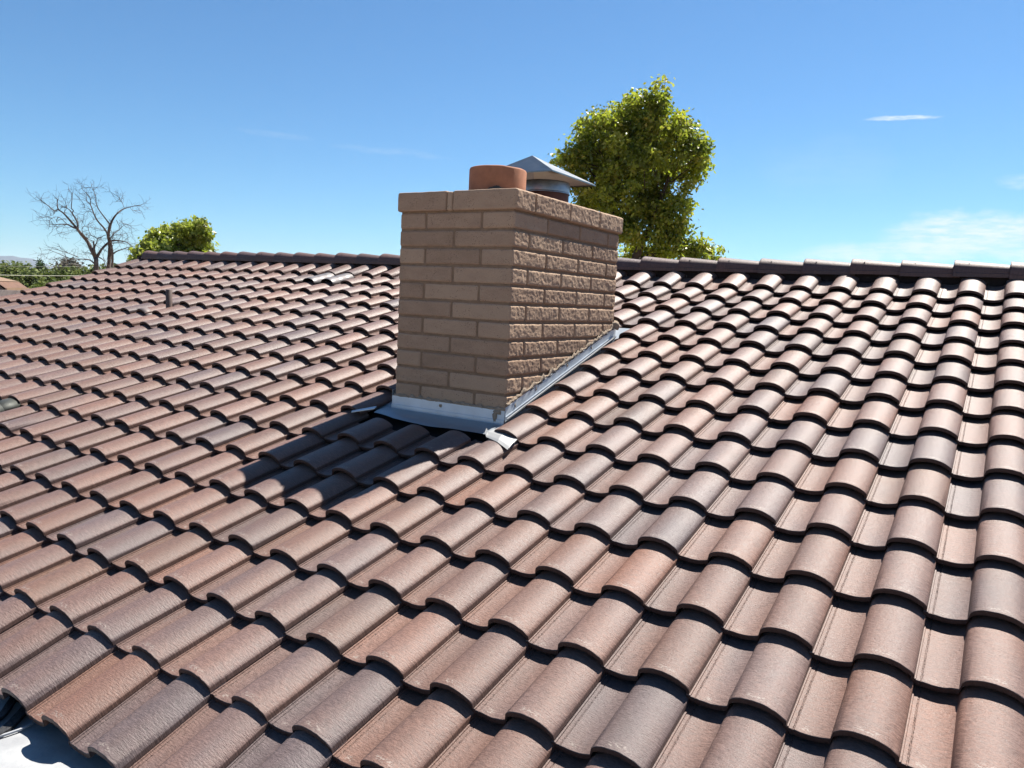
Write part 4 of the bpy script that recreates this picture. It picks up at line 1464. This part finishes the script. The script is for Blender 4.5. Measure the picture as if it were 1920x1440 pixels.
# --- brown shed with a two-slope roof
shed = empty('shed')
tag(shed, 'small shed with a brown barn roof at the left edge below the power line', 'shed')
SD = 44.0
A = at(12.5, 541, SD); B = at(52, 541, SD + 3.5)
ux = (Vector((B.x - A.x, B.y - A.y, 0))).normalized(); uy = Vector((ux.y, -ux.x, 0))
if uy.dot(Vector((CW[0] - A.x, CW[1] - A.y, 0))) < 0: uy = -uy
Ls = (Vector((B.x - A.x, B.y - A.y, 0))).length
O = Vector((A.x, A.y, 0))
zt_ = at(12, 541, SD).z; ztop = at(5, 523.5, SD).z; zmid = ztop - 0.12
M_SHR = simple('brown_shingle', (0.105, 0.050, 0.028), 0.85, nscale=3, var=0.3, bumpd=0.01, bscale=12)
M_SHT = simple('pale_shed_trim', (0.17, 0.105, 0.062), 0.8, nscale=2, var=0.1)
M_SHW = simple('shed_siding', (0.12, 0.10, 0.10), 0.8, nscale=2, var=0.15)


def sp(a, b, z): return tuple(O + ux * a + uy * b + Vector((0, 0, z)))


hw = 1.5
prof_ = [(0.0, zt_), (-0.42, zmid), (-hw, ztop + .10), (-2 * hw + .42, zmid), (-2 * hw, zt_)]
mb = MB()
for (b0, z0), (b1, z1) in zip(prof_[:-1], prof_[1:]):
    for off in (0, -0.06):
        mb.add([sp(-0.1, b0, z0 + off), sp(Ls + .1, b0, z0 + off), sp(Ls + .1, b1, z1 + off), sp(-0.1, b1, z1 + off)], [(0, 1, 2, 3) if off == 0 else (3, 2, 1, 0)])
mb.build('roof', M_SHR, shed)
mb = MB()
mb.add([sp(-.12, .05, zt_ - .10), sp(Ls + .12, .05, zt_ - .10), sp(Ls + .12, .05, zt_ + .04), sp(-.12, .05, zt_ + .04)], [(0, 1, 2, 3)])
mb.add([sp(-.12, -.40, zmid + .02), sp(Ls + .12, -.40, zmid + .02), sp(Ls + .12, -hw, ztop + .14), sp(-.12, -hw, ztop + .14)], [(0, 1, 2, 3)])
mb.build('trim', M_SHT, shed)
mb = MB()
ws = [(-.1, GZ), (-2 * hw + .1, GZ)] + [(b_ if abs(b_) > .2 and abs(b_) < 2 * hw - .2 else (-.1 if b_ > -1 else -2 * hw + .1), z_ - .07) for b_, z_ in prof_[::-1]]
for a_ in (0.05, Ls - .05):
    base = len(mb.v); mb.v += [sp(a_, b_, z_) for b_, z_ in ws]; mb.f.append(tuple(range(base, base + len(ws))))
mb.add([sp(.06, -.1, GZ), sp(Ls - .06, -.1, GZ), sp(Ls - .06, -.1, zt_ - .02), sp(.06, -.1, zt_ - .02)], [(0, 1, 2, 3)])
mb.add([sp(.06, -2 * hw + .1, GZ), sp(Ls - .06, -2 * hw + .1, GZ), sp(Ls - .06, -2 * hw + .1, zt_ - .02), sp(.06, -2 * hw + .1, zt_ - .02)], [(3, 2, 1, 0)])
mb.build('wall', M_SHW, shed)
# block wall
bw = MB()
a_, b_ = at(-60, 547, 41), at(80, 544, 43)
d_ = Vector((b_.x - a_.x, b_.y - a_.y, 0)).normalized(); n_ = Vector((-d_.y, d_.x, 0)) * .1
zt2 = at(50, 545, 42.5).z
V = []
for q_ in (a_, b_):
    for s_ in (-1, 1):
        for z in (GZ, zt2): V.append((q_.x + n_.x * s_, q_.y + n_.y * s_, z))
bw.add(V, [(0, 1, 3, 2), (4, 6, 7, 5), (0, 4, 5, 1), (2, 3, 7, 6), (1, 5, 7, 3), (0, 2, 6, 4)])
o = bw.build('garden_wall', simple('block_wall', (0.20, 0.17, 0.16), 0.9, nscale=3, var=0.2))
tag(o, 'low grey brown block wall beside the brown shed', 'wall')
# power line
for k, (y0_, y1_, r_, lab) in enumerate(((514.2, 516.5, .012, 'pale power line crossing the far trees, the lower and thicker of the two'), (497.2, 499.5, .006, 'faint thin power line crossing the wide olive tree, the upper of the two'))):
    mb = MB(); pts_ = []
    for j in range(-8, 13):
        x = j * 30
        y = y0_ + (y1_ - y0_) * min(x, 200) / 90 * (1 if x < 90 else 1) if False else y0_ + 3.6 * (1 - ((x - 110) / 110.0) ** 2 * 0.5) * (x > -9999) * .8
        pts_.append(at(x, y, 34 + k * 20))
    mb.tube(pts_, [r_] * len(pts_), 5)
    o = mb.build('power_line', simple('cable_skin', (0.42, 0.44, 0.36), 0.6, bumpd=0))
    tag(o, lab, 'power line', 'power lines on the left')

# mountains
mb = MB()
MDs = 9000.0
sil = [(-600, 484), (-400, 476), (-250, 486), (-120, 480), (-40, 483), (0, 479.5), (10, 480), (16, 479), (26, 479), (34, 481), (44, 484.5), (56, 482.5), (64, 485), (72, 489), (82, 493), (92, 495), (102, 499), (112, 503), (130, 507), (170, 508), (300, 506), (520, 505), (800, 520), (1200, 540), (1800, 585), (2400, 620)]
nx = 240; ny_ = 8
xs2 = np.linspace(-600, 2400, nx + 1)
sy = np.interp(xs2, [q_[0] for q_ in sil], [q_[1] for q_ in sil])
for j in range(ny_ + 1):
    t_ = j / ny_
    for i_ in range(nx + 1):
        top = at(xs2[i_], sy[i_] + 0.6 * noise.noise(Vector((xs2[i_] * .08, 0, 0))), MDs)
        H = max(top.z, 5)
        base = at(xs2[i_], 540, MDs); base.z = 0
        dirn = Vector((base.x - CW[0], base.y - CW[1], 0)).normalized()
        q_ = base + dirn * (t_ - 1) * 1700
        z = GZ - 3 + (H + 3) * t_ ** 1.5 * (1 - 0.25 * (1 - t_) * abs(noise.noise(Vector((xs2[i_] * .05, t_ * 3, 3)))) * 3)
        mb.v.append((q_.x, q_.y, z))
for j in range(ny_):
    for i_ in range(nx):
        a = j * (nx + 1) + i_; mb.f.append((a, a + 1, a + nx + 2, a + nx + 1))
# back side
b0 = len(mb.v)
for i_ in range(nx + 1):
    q_ = Vector(mb.v[ny_ * (nx + 1) + i_]); dirn = Vector((q_.x - CW[0], q_.y - CW[1], 0)).normalized()
    mb.v.append((q_.x + dirn.x * 900, q_.y + dirn.y * 900, GZ - 3))
for i_ in range(nx):
    a = ny_ * (nx + 1) + i_; mb.f.append((a, a + 1, b0 + i_ + 1, b0 + i_))
o = mb.build('mountains', M_HILL, None, True)
tag(o, kind='structure')

# ground
mb = MB(); n = 60; R_ = 12500.0
for j in range(n + 1):
    for i_ in range(n + 1):
        fx = (i_ / n * 2 - 1); fy = (j / n * 2 - 1)
        x = math.copysign(abs(fx) ** 3, fx) * R_; y = math.copysign(abs(fy) ** 3, fy) * R_
        mb.v.append((x, y, GZ))
for j in range(n):
    for i_ in range(n):
        a = j * (n + 1) + i_; mb.f.append((a, a + 1, a + n + 2, a + n + 1))
o = mb.build('ground', M_GROUND)
tag(o, kind='structure')

# haze: one even volume of air round everything
HT = 262.0
mb = MB(); mb.box(-13000, 13000, -13000, 13000, GZ - 5, HT)
mm = bpy.data.materials.new('air'); mm.use_nodes = True
t = NT(mm.node_tree)
pvn = t.new('ShaderNodeVolumePrincipled'); oo = t.new('ShaderNodeOutputMaterial')
t.l.new(pvn.outputs[0], oo.inputs[1])
pvn.inputs['Color'].default_value = (0.80, 0.90, 1.0, 1)
pvn.inputs['Density'].default_value = 0.00006
pvn.inputs['Anisotropy'].default_value = 0.2
USE_HAZE = True
if USE_HAZE:
    o = mb.build('haze', mm)
    tag(o, kind='stuff')
